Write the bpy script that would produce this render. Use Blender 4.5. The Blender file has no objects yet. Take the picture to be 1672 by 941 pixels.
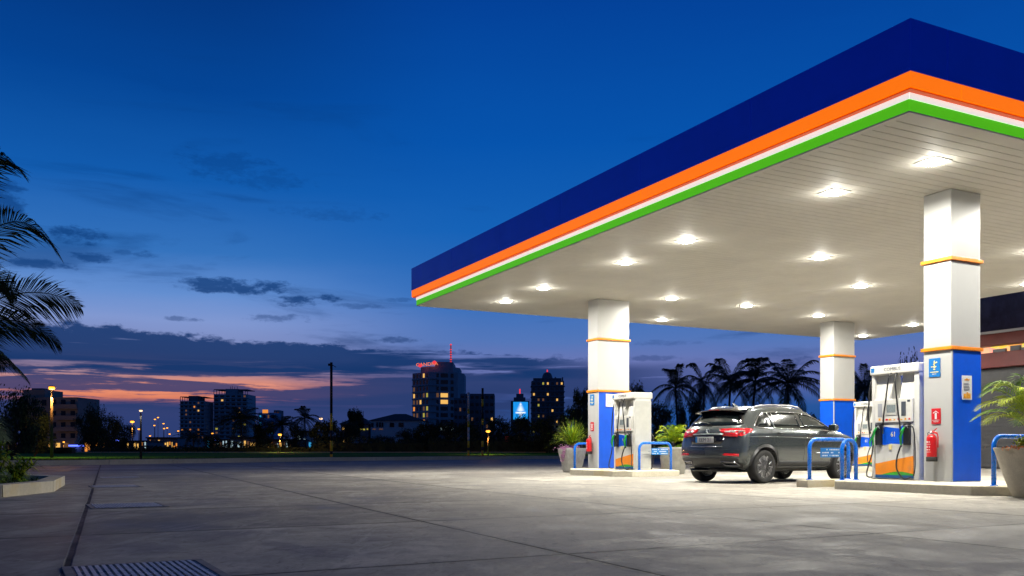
import bpy, bmesh, math, random
import numpy as np
from mathutils import Vector, Matrix
from mathutils.bvhtree import BVHTree
R = math.radians
SC = bpy.context.scene
COL = SC.collection

# ---------------------------------------------------------------- camera
FPX, CX, HY = 1476.0, 836.0, 735.0          # focal length / centre / horizon of the 1672 px wide photograph
CAMZ = 0.70
cam = bpy.data.cameras.new('camera'); camo = bpy.data.objects.new('camera', cam); COL.objects.link(camo)
cam.sensor_width = 36; cam.lens = FPX / 1672 * 36
cam.shift_y = (HY - 470.5) / 1672
camo.location = (0, 0, CAMZ); camo.rotation_euler = (R(90), 0, 0)
cam.clip_end = 6000; cam.clip_start = 0.05
SC.camera = camo

# ---------------------------------------------------------------- exposure
SC.view_settings.view_transform = 'Standard'; SC.view_settings.look = 'None'
SC.view_settings.exposure = 0.13; SC.view_settings.gamma = 1.0
SC.view_settings.use_curve_mapping = False
SC.cycles.max_bounces = 6; SC.cycles.diffuse_bounces = 3; SC.cycles.glossy_bounces = 3
SC.cycles.transparent_max_bounces = 6; SC.cycles.sample_clamp_indirect = 4.0
SC.cycles.use_denoising = True
SC.cycles.caustics_reflective = False; SC.cycles.caustics_refractive = False

def lin(r, g, b):
    f = lambda c: (c/255/12.92) if c/255 <= .04045 else ((c/255+.055)/1.055)**2.4
    return (f(r), f(g), f(b), 1)

# ---------------------------------------------------------------- node helper
class NT:
    def __init__(s, tree): s.t = tree; s.n = tree.nodes; s.l = tree.links
    def new(s, typ, **kw):
        n = s.n.new(typ)
        for k, v in kw.items(): setattr(n, k, v)
        return n
    def put(s, sock, v):
        if hasattr(v, 'is_output') or isinstance(v, bpy.types.NodeSocket): s.l.new(v, sock)
        else: sock.default_value = v
    def m(s, op, a, b=0.0, c=0.0, clamp=False):
        n = s.new('ShaderNodeMath', operation=op); n.use_clamp = clamp
        s.put(n.inputs[0], a); s.put(n.inputs[1], b)
        if len(n.inputs) > 2: s.put(n.inputs[2], c)
        return n.outputs[0]
    def ss(s, v, lo, hi, a=0.0, b=1.0):        # smoothstep
        n = s.new('ShaderNodeMapRange', interpolation_type='SMOOTHSTEP')
        for i, q in enumerate((v, lo, hi, a, b)): s.put(n.inputs[i], q)
        return n.outputs[0]
    def mix(s, f, a, b, mode='MIX'):
        n = s.new('ShaderNodeMix', data_type='RGBA', blend_type=mode)
        s.put(n.inputs[0], f); s.put(n.inputs[6], a); s.put(n.inputs[7], b)
        return n.outputs[2]
    def ramp(s, f, stops, interp='LINEAR'):
        n = s.new('ShaderNodeValToRGB'); r = n.color_ramp; r.interpolation = interp
        while len(r.elements) < len(stops): r.elements.new(1.0)
        for e, (p, c) in zip(r.elements, stops): e.position = p; e.color = c
        s.put(n.inputs[0], f); return n.outputs[0]
    def noise(s, vec, scale, detail=4, rough=.55, dist=0.0, dim='3D'):
        n = s.new('ShaderNodeTexNoise', noise_dimensions=dim)
        if vec is not None: s.put(n.inputs['Vector'], vec)
        n.inputs['Scale'].default_value = scale; n.inputs['Detail'].default_value = detail
        n.inputs['Roughness'].default_value = rough; n.inputs['Distortion'].default_value = dist
        return n.outputs[0]
    def xyz(s, x, y, z=0.0):
        n = s.new('ShaderNodeCombineXYZ')
        for i, q in enumerate((x, y, z)): s.put(n.inputs[i], q)
        return n.outputs[0]
    def sep(s, v):
        n = s.new('ShaderNodeSeparateXYZ'); s.put(n.inputs[0], v); return n.outputs

# ---------------------------------------------------------------- dusk sky
W = bpy.data.worlds.new('World'); SC.world = W; W.use_nodes = True
W.node_tree.nodes.clear()
k = NT(W.node_tree)
tc = k.new('ShaderNodeTexCoord')
X, Y, Z = k.sep(tc.outputs['Generated'])
Az = k.m('ARCTAN2', X, Y)
hyp = k.m('SQRT', k.m('ADD', k.m('MULTIPLY', X, X), k.m('MULTIPLY', Y, Y)))
T = k.m('DIVIDE', Z, k.m('MAXIMUM', hyp, .0001))
def at(px): return math.atan((px-CX)/FPX)
def tt(px, py): return (HY-py)/FPX*math.cos(at(px))
Tn = k.m('DIVIDE', T, 0.6, clamp=True)
nzs = k.noise(k.xyz(k.m('MULTIPLY', Az, 2.2), k.m('MULTIPLY', T, 11)), 2.0, 5, .55)
Tw = k.m('DIVIDE', k.m('ADD', T, k.m('MULTIPLY', k.m('SUBTRACT', nzs, .5), .022)), 0.6, clamp=True)
def st(lst): return [(p/0.6, lin(*c)) for p, c in lst]
LR = k.ramp(Tw, st([(0, (34, 54, 106)), (.030, (50, 62, 116)), (.045, (92, 78, 112)), (.053, (216, 124, 94)), (.067, (230, 146, 114)), (.080, (160, 124, 136)),
                    (.10, (122, 128, 174)), (.135, (124, 146, 200)), (.165, (96, 137, 200)), (.205, (50, 110, 182)), (.28, (17, 88, 168)), (.38, (4, 66, 144)), (.50, (3, 50, 120)), (.6, (2, 42, 105))]))
RR = k.ramp(Tw, st([(0, (18, 70, 138)), (.045, (38, 82, 148)), (.07, (82, 96, 156)), (.095, (102, 114, 172)), (.12, (80, 114, 178)),
                    (.17, (48, 106, 180)), (.24, (20, 94, 176)), (.34, (6, 80, 166)), (.5, (3, 62, 146)), (.6, (3, 52, 128))]))
side = k.ss(Az, at(330), at(800))
back = k.ss(k.m('ABSOLUTE', Az), 1.2, 2.2)
base = k.mix(k.m('MAXIMUM', side, back, clamp=True), LR, RR)

# fractal fields for the cloud outlines, in direction space
cv = k.xyz(k.m('MULTIPLY', Az, 6.0), k.m('MULTIPLY', T, 22.0))
n1 = k.m('SUBTRACT', k.noise(cv, 2.2, 8, .62), .5)
cv2 = k.xyz(k.m('MULTIPLY', Az, 3.2), k.m('MULTIPLY', T, 60.0))
n2 = k.m('SUBTRACT', k.noise(cv2, 1.6, 7, .6, .4), .5)
cv3 = k.xyz(k.m('MULTIPLY', Az, 22.0), k.m('MULTIPLY', T, 48.0), 3.1)
n3 = k.m('SUBTRACT', k.noise(cv3, 2.4, 8, .68), .5)
# the dark bank
Tu = k.m('ADD', k.m('MULTIPLY', k.m('ADD', Az, .45), -.045), .1255)
du = k.m('ADD', k.m('SUBTRACT', Tu, T), k.m('ADD', k.m('MULTIPLY', n1, .022), k.m('MULTIPLY', n3, .022)))
up = k.ss(du, -.0015, .004)
dl = k.m('ADD', k.m('SUBTRACT', T, .081), k.m('MULTIPLY', n2, .040))
lo = k.ss(dl, -.004, .006)
bank = k.m('MULTIPLY', up, lo)
thin = k.ss(k.m('ADD', n2, k.m('MULTIPLY', side, -.15)), -.26, -.10)
bank = k.m('MULTIPLY', bank, k.m('MULTIPLY', k.m('MULTIPLY', k.ss(Az, at(1040), at(860)), thin), k.ss(k.m('ABSOLUTE', Az), 1.3, .9)))
# streaks crossing the orange gap
st1 = k.ss(k.m('ADD', k.m('ADD', n2, k.m('MULTIPLY', side, .085)), k.m('MULTIPLY', n1, .25)), -.055, .02)
zone = k.m('MULTIPLY', k.ss(T, .036, .048), k.ss(T, .100, .086))
streak = k.m('MULTIPLY', st1, zone)
streak = k.m('MULTIPLY', streak, k.ss(Az, at(1250), at(950)))
# flat low bank near the horizon
lowb = k.ss(k.m('ADD', k.m('SUBTRACT', T, k.m('MULTIPLY', side, .016)), k.m('MULTIPLY', n2, .018)), .054, .046)
lowb = k.m('MULTIPLY', lowb, k.m('MULTIPLY', k.ss(Az, at(960), at(760)), .92))
# isolated puffs
puffs = [(385, 468, 105, 13, 1), (330, 462, 60, 8, .8), (482, 492, 46, 9, 1), (536, 486, 26, 7, 1), (428, 460, 20, 6, .8), (128, 386, 44, 17, 1), (152, 420, 36, 9, .9),
         (70, 432, 60, 8, .9), (6, 325, 34, 44, .9), (362, 272, 80, 28, .5), (440, 290, 70, 18, .4), (540, 348, 90, 12, .35), (240, 415, 22, 6, .6), (200, 412, 16, 5, .5),
         (460, 520, 60, 7, .6), (300, 521, 34, 5, .6), (650, 555, 40, 6, .7), (1310, 588, 26, 9, .5), (1060, 585, 50, 5, .5), (1090, 560, 60, 5, .35), (590, 500, 40, 5, .5), (640, 490, 34, 4, .4)]
pm = None
for px, py, w, h, a in puffs:
    ca = math.cos(at(px))
    dx = k.m('DIVIDE', k.m('SUBTRACT', Az, at(px)), w/FPX*ca*ca)
    dy = k.m('DIVIDE', k.m('SUBTRACT', T, tt(px, py)), h/FPX*ca)
    r2 = k.m('ADD', k.m('MULTIPLY', dx, dx), k.m('MULTIPLY', dy, dy))
    e = k.m('MULTIPLY', k.ss(k.m('ADD', r2, k.m('ADD', k.m('MULTIPLY', n1, -3.6), k.m('MULTIPLY', n3, -5.0))), 1.2, -.1), a)
    pm = e if pm is None else k.m('MAXIMUM', pm, e)
# faint high wisps
wsp = k.noise(k.xyz(k.m('MULTIPLY', Az, 1.6), k.m('MULTIPLY', T, 9.0), 7.0), 2.6, 6, .6, .5)
wisp = k.m('MULTIPLY', k.ss(wsp, .52, .72), k.m('MULTIPLY', k.ss(T, .5, .2), .55))
darkc = k.ramp(Tw, st([(0, (30, 50, 98)), (.08, (20, 52, 102)), (.13, (12, 52, 106)), (.2, (16, 62, 122)), (.3, (6, 58, 124)), (.6, (4, 40, 96))]))
c = k.mix(wisp, base, darkc)
c = k.mix(k.m('MULTIPLY', pm, .85), c, darkc)
c = k.mix(lowb, c, lin(44, 60, 110))
c = k.mix(k.m('MULTIPLY', streak, .92), c, lin(40, 58, 106))
c = k.mix(k.m('MULTIPLY', bank, .93), c, darkc)
below = k.ss(T, -.01, .0)
c = k.mix(below, lin(20, 28, 44), c)
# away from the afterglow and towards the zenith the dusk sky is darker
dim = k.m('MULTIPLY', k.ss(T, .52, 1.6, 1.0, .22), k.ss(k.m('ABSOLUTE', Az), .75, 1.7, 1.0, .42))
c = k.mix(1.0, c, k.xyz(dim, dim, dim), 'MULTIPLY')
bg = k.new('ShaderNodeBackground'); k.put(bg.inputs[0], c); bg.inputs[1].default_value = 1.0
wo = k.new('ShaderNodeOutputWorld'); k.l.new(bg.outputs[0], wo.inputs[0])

# ---------------------------------------------------------------- frames of reference
TH = R(27.04)
U2 = Vector((-math.sin(TH), math.cos(TH), 0)); V2 = Vector((math.cos(TH), math.sin(TH), 0))
C0 = Vector((5.23, 11.86, 0))
def stn(v, u, z=0.0):                      # station frame (v across the canopy, u along the islands) -> world
    p = C0 + V2*v + U2*u; return Vector((p.x, p.y, z))
def bearing(px, Yd, z=0.0):                # ground point Yd metres ahead, on a bearing
    return Vector(((px-CX)/FPX*Yd, Yd, z))
def hgt(py, Yd): return CAMZ + (HY-py)/FPX*Yd

# ---------------------------------------------------------------- mesh builder
class MB:
    def __init__(s): s.v = []; s.f = []; s.mi = []; s.sm = []
    def add(s, vs, fs, m=0, smooth=False):
        b = len(s.v); s.v += [tuple(q) for q in vs]
        for f in fs: s.f.append(tuple(b+i for i in f)); s.mi.append(m); s.sm.append(smooth)
        return s
    def box(s, x0, x1, y0, y1, z0, z1, m=0):
        return s.add([(x0, y0, z0), (x1, y0, z0), (x1, y1, z0), (x0, y1, z0), (x0, y0, z1), (x1, y0, z1), (x1, y1, z1), (x0, y1, z1)],
              [(0, 3, 2, 1), (4, 5, 6, 7), (0, 1, 5, 4), (1, 2, 6, 5), (2, 3, 7, 6), (3, 0, 4, 7)], m)
    def prism(s, pts, z0, z1, m=0, top=None):          # pts counter-clockwise in xy ; top: optional other outline
        n = len(pts); t = top or pts
        vs = [(p[0], p[1], z0) for p in pts] + [(p[0], p[1], z1) for p in t]
        fs = [tuple(range(n-1, -1, -1)), tuple(range(n, 2*n))] + [(i, (i+1) % n, n+(i+1) % n, n+i) for i in range(n)]
        return s.add(vs, fs, m)
    def prismx(s, pts, x0, x1, m=0):                   # pts in (y,z), extruded in x
        n = len(pts)
        vs = [(x0, p[0], p[1]) for p in pts] + [(x1, p[0], p[1]) for p in pts]
        fs = [tuple(range(n-1, -1, -1)), tuple(range(n, 2*n))] + [(i, (i+1) % n, n+(i+1) % n, n+i) for i in range(n)]
        return s.add(vs, fs, m)
    def tube(s, pts, r, n=8, m=0, caps=True):
        pts = [Vector(p) for p in pts]; L = len(pts)
        rs = r if isinstance(r, (list, tuple)) else [r]*L
        b = len(s.v); ref = None
        for i, p in enumerate(pts):
            t = (pts[min(i+1, L-1)]-pts[max(i-1, 0)]).normalized()
            if ref is None: ref = Vector((0, 0, 1)) if abs(t.z) < .9 else Vector((1, 0, 0))
            a = (ref - t*ref.dot(t)).normalized(); ref = a; c_ = t.cross(a)
            for j in range(n):
                q = 2*math.pi*j/n; s.v.append(tuple(p+(a*math.cos(q)+c_*math.sin(q))*rs[i]))
        for i in range(L-1):
            for j in range(n):
                s.f.append((b+i*n+j, b+i*n+(j+1) % n, b+(i+1)*n+(j+1) % n, b+(i+1)*n+j)); s.mi.append(m); s.sm.append(n > 4)
        if caps:
            s.f.append(tuple(b+j for j in range(n-1, -1, -1))); s.mi.append(m); s.sm.append(False)
            s.f.append(tuple(b+(L-1)*n+j for j in range(n))); s.mi.append(m); s.sm.append(False)
        return s
    def lathe(s, prof, n=24, cen=(0, 0, 0), axis='z', m=0, smooth=True, ph=0.0):
        b = len(s.v)
        for r, h in prof:
            for j in range(n):
                q = 2*math.pi*j/n+ph; x, y = r*math.cos(q), r*math.sin(q)
                p = (x, y, h) if axis == 'z' else ((h, x, y) if axis == 'x' else (x, h, -y))
                s.v.append((p[0]+cen[0], p[1]+cen[1], p[2]+cen[2]))
        for i in range(len(prof)-1):
            for j in range(n):
                s.f.append((b+i*n+j, b+i*n+(j+1) % n, b+(i+1)*n+(j+1) % n, b+(i+1)*n+j)); s.mi.append(m); s.sm.append(smooth)
        for i, rv in ((0, True), (len(prof)-1, False)):
            if prof[i][0] > 1e-5:
                idx = [b+i*n+j for j in range(n)]
                s.f.append(tuple(reversed(idx)) if rv else tuple(idx)); s.mi.append(m); s.sm.append(False)
        return s
    def quad(s, a, b, c, d, m=0): return s.add([a, b, c, d], [(0, 1, 2, 3)], m)
    def build(s, name, mats, parent=None, loc=None, rz=None, bevel=0, seg=2, label=None):
        me = bpy.data.meshes.new(name); me.from_pydata(s.v, [], s.f)
        for m_ in (mats if isinstance(mats, (list, tuple)) else [mats]): me.materials.append(m_)
        me.polygons.foreach_set('material_index', s.mi); me.polygons.foreach_set('use_smooth', s.sm)
        me.update()
        o = bpy.data.objects.new(name, me); COL.objects.link(o)
        if parent: o.parent = parent
        if loc is not None: o.location = loc
        if rz is not None: o.rotation_euler = (0, 0, rz)
        if bevel:
            bv = o.modifiers.new('bevel', 'BEVEL'); bv.width = bevel; bv.segments = seg; bv.limit_method = 'ANGLE'; bv.angle_limit = R(40)
            bv.harden_normals = False
        if label: o['label'] = label
        return o

def tag(o, label=None, cat=None, group=None, kind=None):
    if label: o['label'] = label
    if cat: o['category'] = cat
    if group: o['group'] = group
    if kind: o['kind'] = kind
    return o
def empty(name, loc, rz=0.0, label=None, cat=None, group=None):
    o = bpy.data.objects.new(name, None); COL.objects.link(o); o.location = loc; o.rotation_euler = (0, 0, rz)
    o.empty_display_size = .1
    return tag(o, label, cat, group)
def copy_tree(o, parent=None):
    c_ = o.copy(); COL.objects.link(c_); c_.parent = parent
    for ch in [q for q in KIDS(o)]: copy_tree(ch, c_)
    return c_
def KIDS(o): return [q for q in bpy.data.objects if q.parent == o]
def arcpts(a, b, c_, n=8):                  # quadratic bezier
    a, b, c_ = Vector(a), Vector(b), Vector(c_)
    return [a*(1-t)**2+b*2*t*(1-t)+c_*t*t for t in [i/n for i in range(n+1)]]
def text_mesh(txt, size, m, parent, loc, rot, name='lettering', ext=.002, align='CENTER', sx=1.0):
    cu = bpy.data.curves.new(name, 'FONT'); cu.body = txt; cu.size = size; cu.extrude = ext; cu.align_x = align; cu.align_y = 'CENTER'
    cu.resolution_u = 3
    t = bpy.data.objects.new(name+'_tmp', cu); COL.objects.link(t)
    bpy.context.view_layer.update()
    dg = bpy.context.evaluated_depsgraph_get()
    me = bpy.data.meshes.new_from_object(t.evaluated_get(dg)); me.name = name
    bpy.data.objects.remove(t); bpy.data.curves.remove(cu)
    me.materials.clear(); me.materials.append(m)
    o = bpy.data.objects.new(name, me); COL.objects.link(o); o.parent = parent; o.location = loc; o.rotation_euler = rot; o.scale = (sx, 1, 1)
    return o

# ---------------------------------------------------------------- materials
def mat(name, col, rough=.6, metal=0.0, var=.08, scale=6.0, bump=0.0, bscale=40.0, coat=0.0, spec=.5, emit=None, es=0.0, rvar=.08, obj=True, trans=0.0):
    m = bpy.data.materials.new(name); m.use_nodes = True
    n = NT(m.node_tree); p = m.node_tree.nodes['Principled BSDF']
    tc = n.new('ShaderNodeTexCoord'); v = tc.outputs['Object']
    col = tuple(col[:3])+(1,)
    nz = n.noise(v, scale, 5, .6)
    lo = tuple(max(0, c*(1-var)) for c in col[:3])+(1,); hi = tuple(min(1, c*(1+var)) for c in col[:3])+(1,)
    f = n.ss(nz, .3, .7)
    n.put(p.inputs['Base Color'], n.mix(f, lo, hi))
    n.put(p.inputs['Roughness'], n.m('ADD', rough-rvar, n.m('MULTIPLY', n.noise(v, scale*1.7, 3), 2*rvar), clamp=True))
    p.inputs['Metallic'].default_value = metal; p.inputs['Specular IOR Level'].default_value = spec
    p.inputs['Coat Weight'].default_value = coat; p.inputs['Coat Roughness'].default_value = .06
    if bump:
        b = n.new('ShaderNodeBump'); b.inputs['Strength'].default_value = bump; b.inputs['Distance'].default_value = .02
        n.put(b.inputs['Height'], n.noise(v, bscale, 5, .6)); n.put(p.inputs['Normal'], b.outputs[0])
    if emit:
        p.inputs['Emission Color'].default_value = tuple(emit[:3])+(1,); p.inputs['Emission Strength'].default_value = es
    return m
M = {}
M['steel_white'] = mat('white_painted_steel', (.48, .48, .465), .36, var=.02, scale=2, coat=.15)
M['pump_white'] = mat('pump_white_paint', (.68, .67, .62), .42, var=.07, scale=5)
M['pump_grey'] = mat('pump_pale_grey', (.52, .52, .48), .45, var=.05)
M['blue'] = mat('blue_painted_panel', (.0, .085, .66), .38, var=.06, scale=3)
M['rail_blue'] = mat('blue_gloss_rail', (.0, .15, .74), .28, var=.06, scale=14, coat=.3)
M['orange_trim'] = mat('orange_trim', (.80, .24, .01), .4, var=.04)
M['fascia_blue'] = mat('fascia_blue_glow_sheet', (.002, .028, .50), .34, var=.10, scale=.8, spec=.4, emit=(.0, .012, .30), es=.28)  # weak glow added to the blue sheet, making up for the darkened sky
M['fascia_orange'] = mat('fascia_orange_backlit', (.85, .16, .0), .5, var=.03, emit=(1, .175, .0), es=.88)
M['fascia_white'] = mat('fascia_white_backlit', (.8, .78, .76), .5, var=.02, emit=(1, .97, .90), es=.68)
M['fascia_green'] = mat('fascia_green_backlit', (.05, .42, .01), .5, var=.03, emit=(.07, .44, .004), es=.85)
M['fascia_red'] = mat('fascia_red_lip', (.5, .06, .0), .5, var=.03, emit=(1, .10, .0), es=.35)
M['soffit'] = mat('soffit_cream_metal', (.82, .785, .70), .62, var=.04, scale=1.2)
M['soffit_gap'] = mat('soffit_gap_dark', (.05, .047, .04), .9)
M['roof'] = mat('roof_sheet', (.18, .19, .2), .7)
M['black'] = mat('black_plastic', (.012, .012, .013), .45, var=.2)
M['rubber'] = mat('black_rubber', (.018, .018, .018), .72, var=.2)
M['hose'] = mat('hose_rubber', (.012, .012, .014), .42, var=.2)
M['green_plastic'] = mat('nozzle_green', (.01, .36, .05), .35, var=.1)
M['yellow'] = mat('yellow_paint', (.62, .42, .02), .5, var=.15)
M['yellow_pole'] = mat('yellow_pole_paint', (.75, .48, .02), .6, var=.2, scale=5)
M['black_pole'] = mat('black_pole_paint', (.012, .013, .016), .55, var=.2)
M['red'] = mat('red_gloss', (.62, .012, .014), .3, var=.05, coat=.3)
M['sign_red'] = mat('sign_red', (.55, .01, .02), .4, var=.04)
M['sign_blue'] = mat('sign_blue', (.01, .17, .50), .4, var=.05)
M['sign_white'] = mat('sign_white', (.78, .78, .76), .45, var=.03)
M['sign_yellow'] = mat('sign_yellow', (.85, .72, .30), .5, var=.05)
M['sign_orange'] = mat('sign_orange', (.80, .36, .03), .5, var=.2, scale=30)
M['grey_ink'] = mat('grey_ink', (.30, .31, .34), .6)
M['dark_ink'] = mat('dark_ink', (.05, .06, .08), .6)
M['chrome'] = mat('chrome', (.75, .76, .78), .12, 1.0, var=.02, rvar=.02)
M['alu'] = mat('aluminium', (.55, .56, .58), .32, 1.0, var=.05)
M['screen'] = mat('display_glass', (.22, .26, .27), .15, var=.15, scale=30, coat=.5)
M['lens'] = mat('lamp_lens', (.9, .9, .85), .4, emit=(1, .98, .89), es=42)
M['lamp_frame'] = mat('lamp_frame_white', (.7, .7, .66), .4)
M['soil'] = mat('soil', (.035, .024, .016), .95, var=.4, scale=30, bump=.6)
M['leafy_green'] = mat('plant_leaf_green', (.13, .25, .015), .6, var=.4, spec=.25, scale=9)
M['leafy_yellow'] = mat('plant_leaf_yellow_green', (.36, .43, .012), .6, var=.3, spec=.25, scale=9)
M['palm_dark'] = mat('palm_leaf_dark', (.022, .045, .016), .65, var=.4, scale=3)
M['leaf_dark'] = mat('tree_leaf_dark', (.022, .040, .014), .8, var=.5, scale=1.2)
M['leaf_mid'] = mat('tree_leaf_mid', (.035, .065, .018), .8, var=.5, scale=1.2)
M['bark'] = mat('bark', (.05, .042, .034), .9, var=.4, scale=12, bump=.5)
M['flower_pink'] = mat('flower_pink', (.50, .22, .42), .6, var=.4, scale=60)
M['flower_orange'] = mat('flower_orange', (.70, .20, .04), .6, var=.5, scale=60)
M['steel_grate'] = mat('galvanised_grate', (.50, .50, .53), .5, .35, var=.25, scale=20)
M['grate_frame'] = mat('grate_frame_iron', (.22, .21, .20), .7, .1, var=.2)
M['dark_wall'] = mat('shutter_charcoal', (.055, .056, .06), .6, var=.1)
M['shop_red'] = mat('shop_dark_red', (.13, .018, .016), .5, var=.1)
M['shop_navy'] = mat('shop_navy_cladding', (.03, .04, .085), .6, var=.35, scale=2.5, bump=.3, bscale=3)
M['glass_dark'] = mat('dark_window_glass', (.012, .018, .028), .12, var=.2)

def stone(name, c1, c2, scale=1.5, rough=.8, bump=.35, stain=None, bs=50):
    m = bpy.data.materials.new(name); m.use_nodes = True; n = NT(m.node_tree); p = m.node_tree.nodes['Principled BSDF']
    v = n.new('ShaderNodeTexCoord').outputs['Object']
    a = n.ss(n.noise(v, scale, 7, .62), .32, .68); b = n.ss(n.noise(v, scale*14, 5, .7), .3, .75)
    c_ = n.mix(a, tuple(c1)+(1,), tuple(c2)+(1,)); c_ = n.mix(n.m('MULTIPLY', b, .35), c_, tuple(q*.6 for q in c1)+(1,))
    if stain: c_ = n.mix(n.m('MULTIPLY', n.ss(n.noise(v, scale*.8, 4), .52, .66), .6), c_, tuple(stain)+(1,))
    n.put(p.inputs['Base Color'], c_); p.inputs['Roughness'].default_value = rough
    bp = n.new('ShaderNodeBump'); bp.inputs['Strength'].default_value = bump; bp.inputs['Distance'].default_value = .01
    n.put(bp.inputs['Height'], n.noise(v, bs, 6, .65)); n.put(p.inputs['Normal'], bp.outputs[0]); return m
M['kerb'] = stone('kerb_concrete', (.56, .51, .38), (.68, .63, .50), 1.3, stain=(.58, .46, .22))
M['kerb_far'] = stone('kerb_concrete_far', (.62, .54, .38), (.74, .66, .47), .6)
M['pot'] = stone('pot_concrete', (.52, .47, .36), (.66, .60, .47), 4, stain=(.32, .28, .20))
M['pot_pale'] = stone('pot_pale_concrete', (.38, .37, .33), (.52, .51, .46), 5)
M['render_pale'] = stone('facade_pale_render', (.30, .27, .23), (.40, .36, .30), .25, bs=3)
M['render_white'] = stone('facade_white_render', (.66, .66, .64), (.76, .76, .74), .2, bs=2)
M['render_grey'] = stone('facade_grey_render', (.44, .46, .48), (.52, .54, .56), .05, bs=1)
M['render_dark'] = stone('facade_dark_render', (.18, .19, .21), (.24, .25, .27), .05, bs=1)
M['render_blue'] = stone('facade_blue_render', (.22, .40, .60), (.28, .46, .66), .05, bs=1)
M['roof_tile'] = stone('roof_tiles_brown', (.10, .055, .04), (.14, .075, .055), 1.0, bs=6)
def lit(name, c, s): return mat(name, (.03, .03, .03), .5, emit=c, es=s, var=.02)
M['lit_warm'] = lit('window_lit_warm', (1, .55, .13), .85)
M['lit_amber'] = lit('window_lit_amber', (1, .34, .05), .8)
M['lit_yellow'] = lit('window_lit_yellow', (.80, .70, .10), .45)
M['lit_white'] = lit('window_lit_white', (.65, .90, 1), .6)
M['lit_dim'] = lit('window_lit_dim', (.9, .42, .18), .12)
M['lit_blue'] = lit('sign_lit_blue', (.10, .16, 1), 2.5)
M['lit_teal'] = lit('sign_lit_teal', (.05, .45, .9), .6)
M['lit_dimred'] = lit('window_lit_dim_red', (.8, .06, .05), .18)
M['lit_dimblue'] = lit('window_lit_dim_violet', (.3, .25, .8), .2)
M['mast_red'] = lit('mast_red_glow', (.7, .06, .05), .25)  # mast red is put in as a weak emission over a dark base
M['sign_dull'] = mat('pole_dull_white', (.60, .60, .58), .6, var=.2)
M['lit_red'] = lit('sign_lit_red', (1, .05, .07), .9)
M['lit_orange_letters'] = lit('sign_letters_orange', (1, .22, .08), .9)
M['lamp_pole'] = mat('lamp_pole_brown', (.09, .06, .035), .7, var=.2)
M['bulb_orange'] = lit('street_bulb_orange', (1, .36, .03), 2.6)
M['bulb_white'] = lit('street_bulb_white', (1, .66, .40), 1.6)

def point(parent, name, z, col, power, rad=.1):
    l = bpy.data.lights.new(name, 'POINT'); l.color = col; l.energy = power; l.shadow_soft_size = rad
    o = bpy.data.objects.new(name, l); COL.objects.link(o); o.parent = parent; o.location = (0, 0, z); return o
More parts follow.
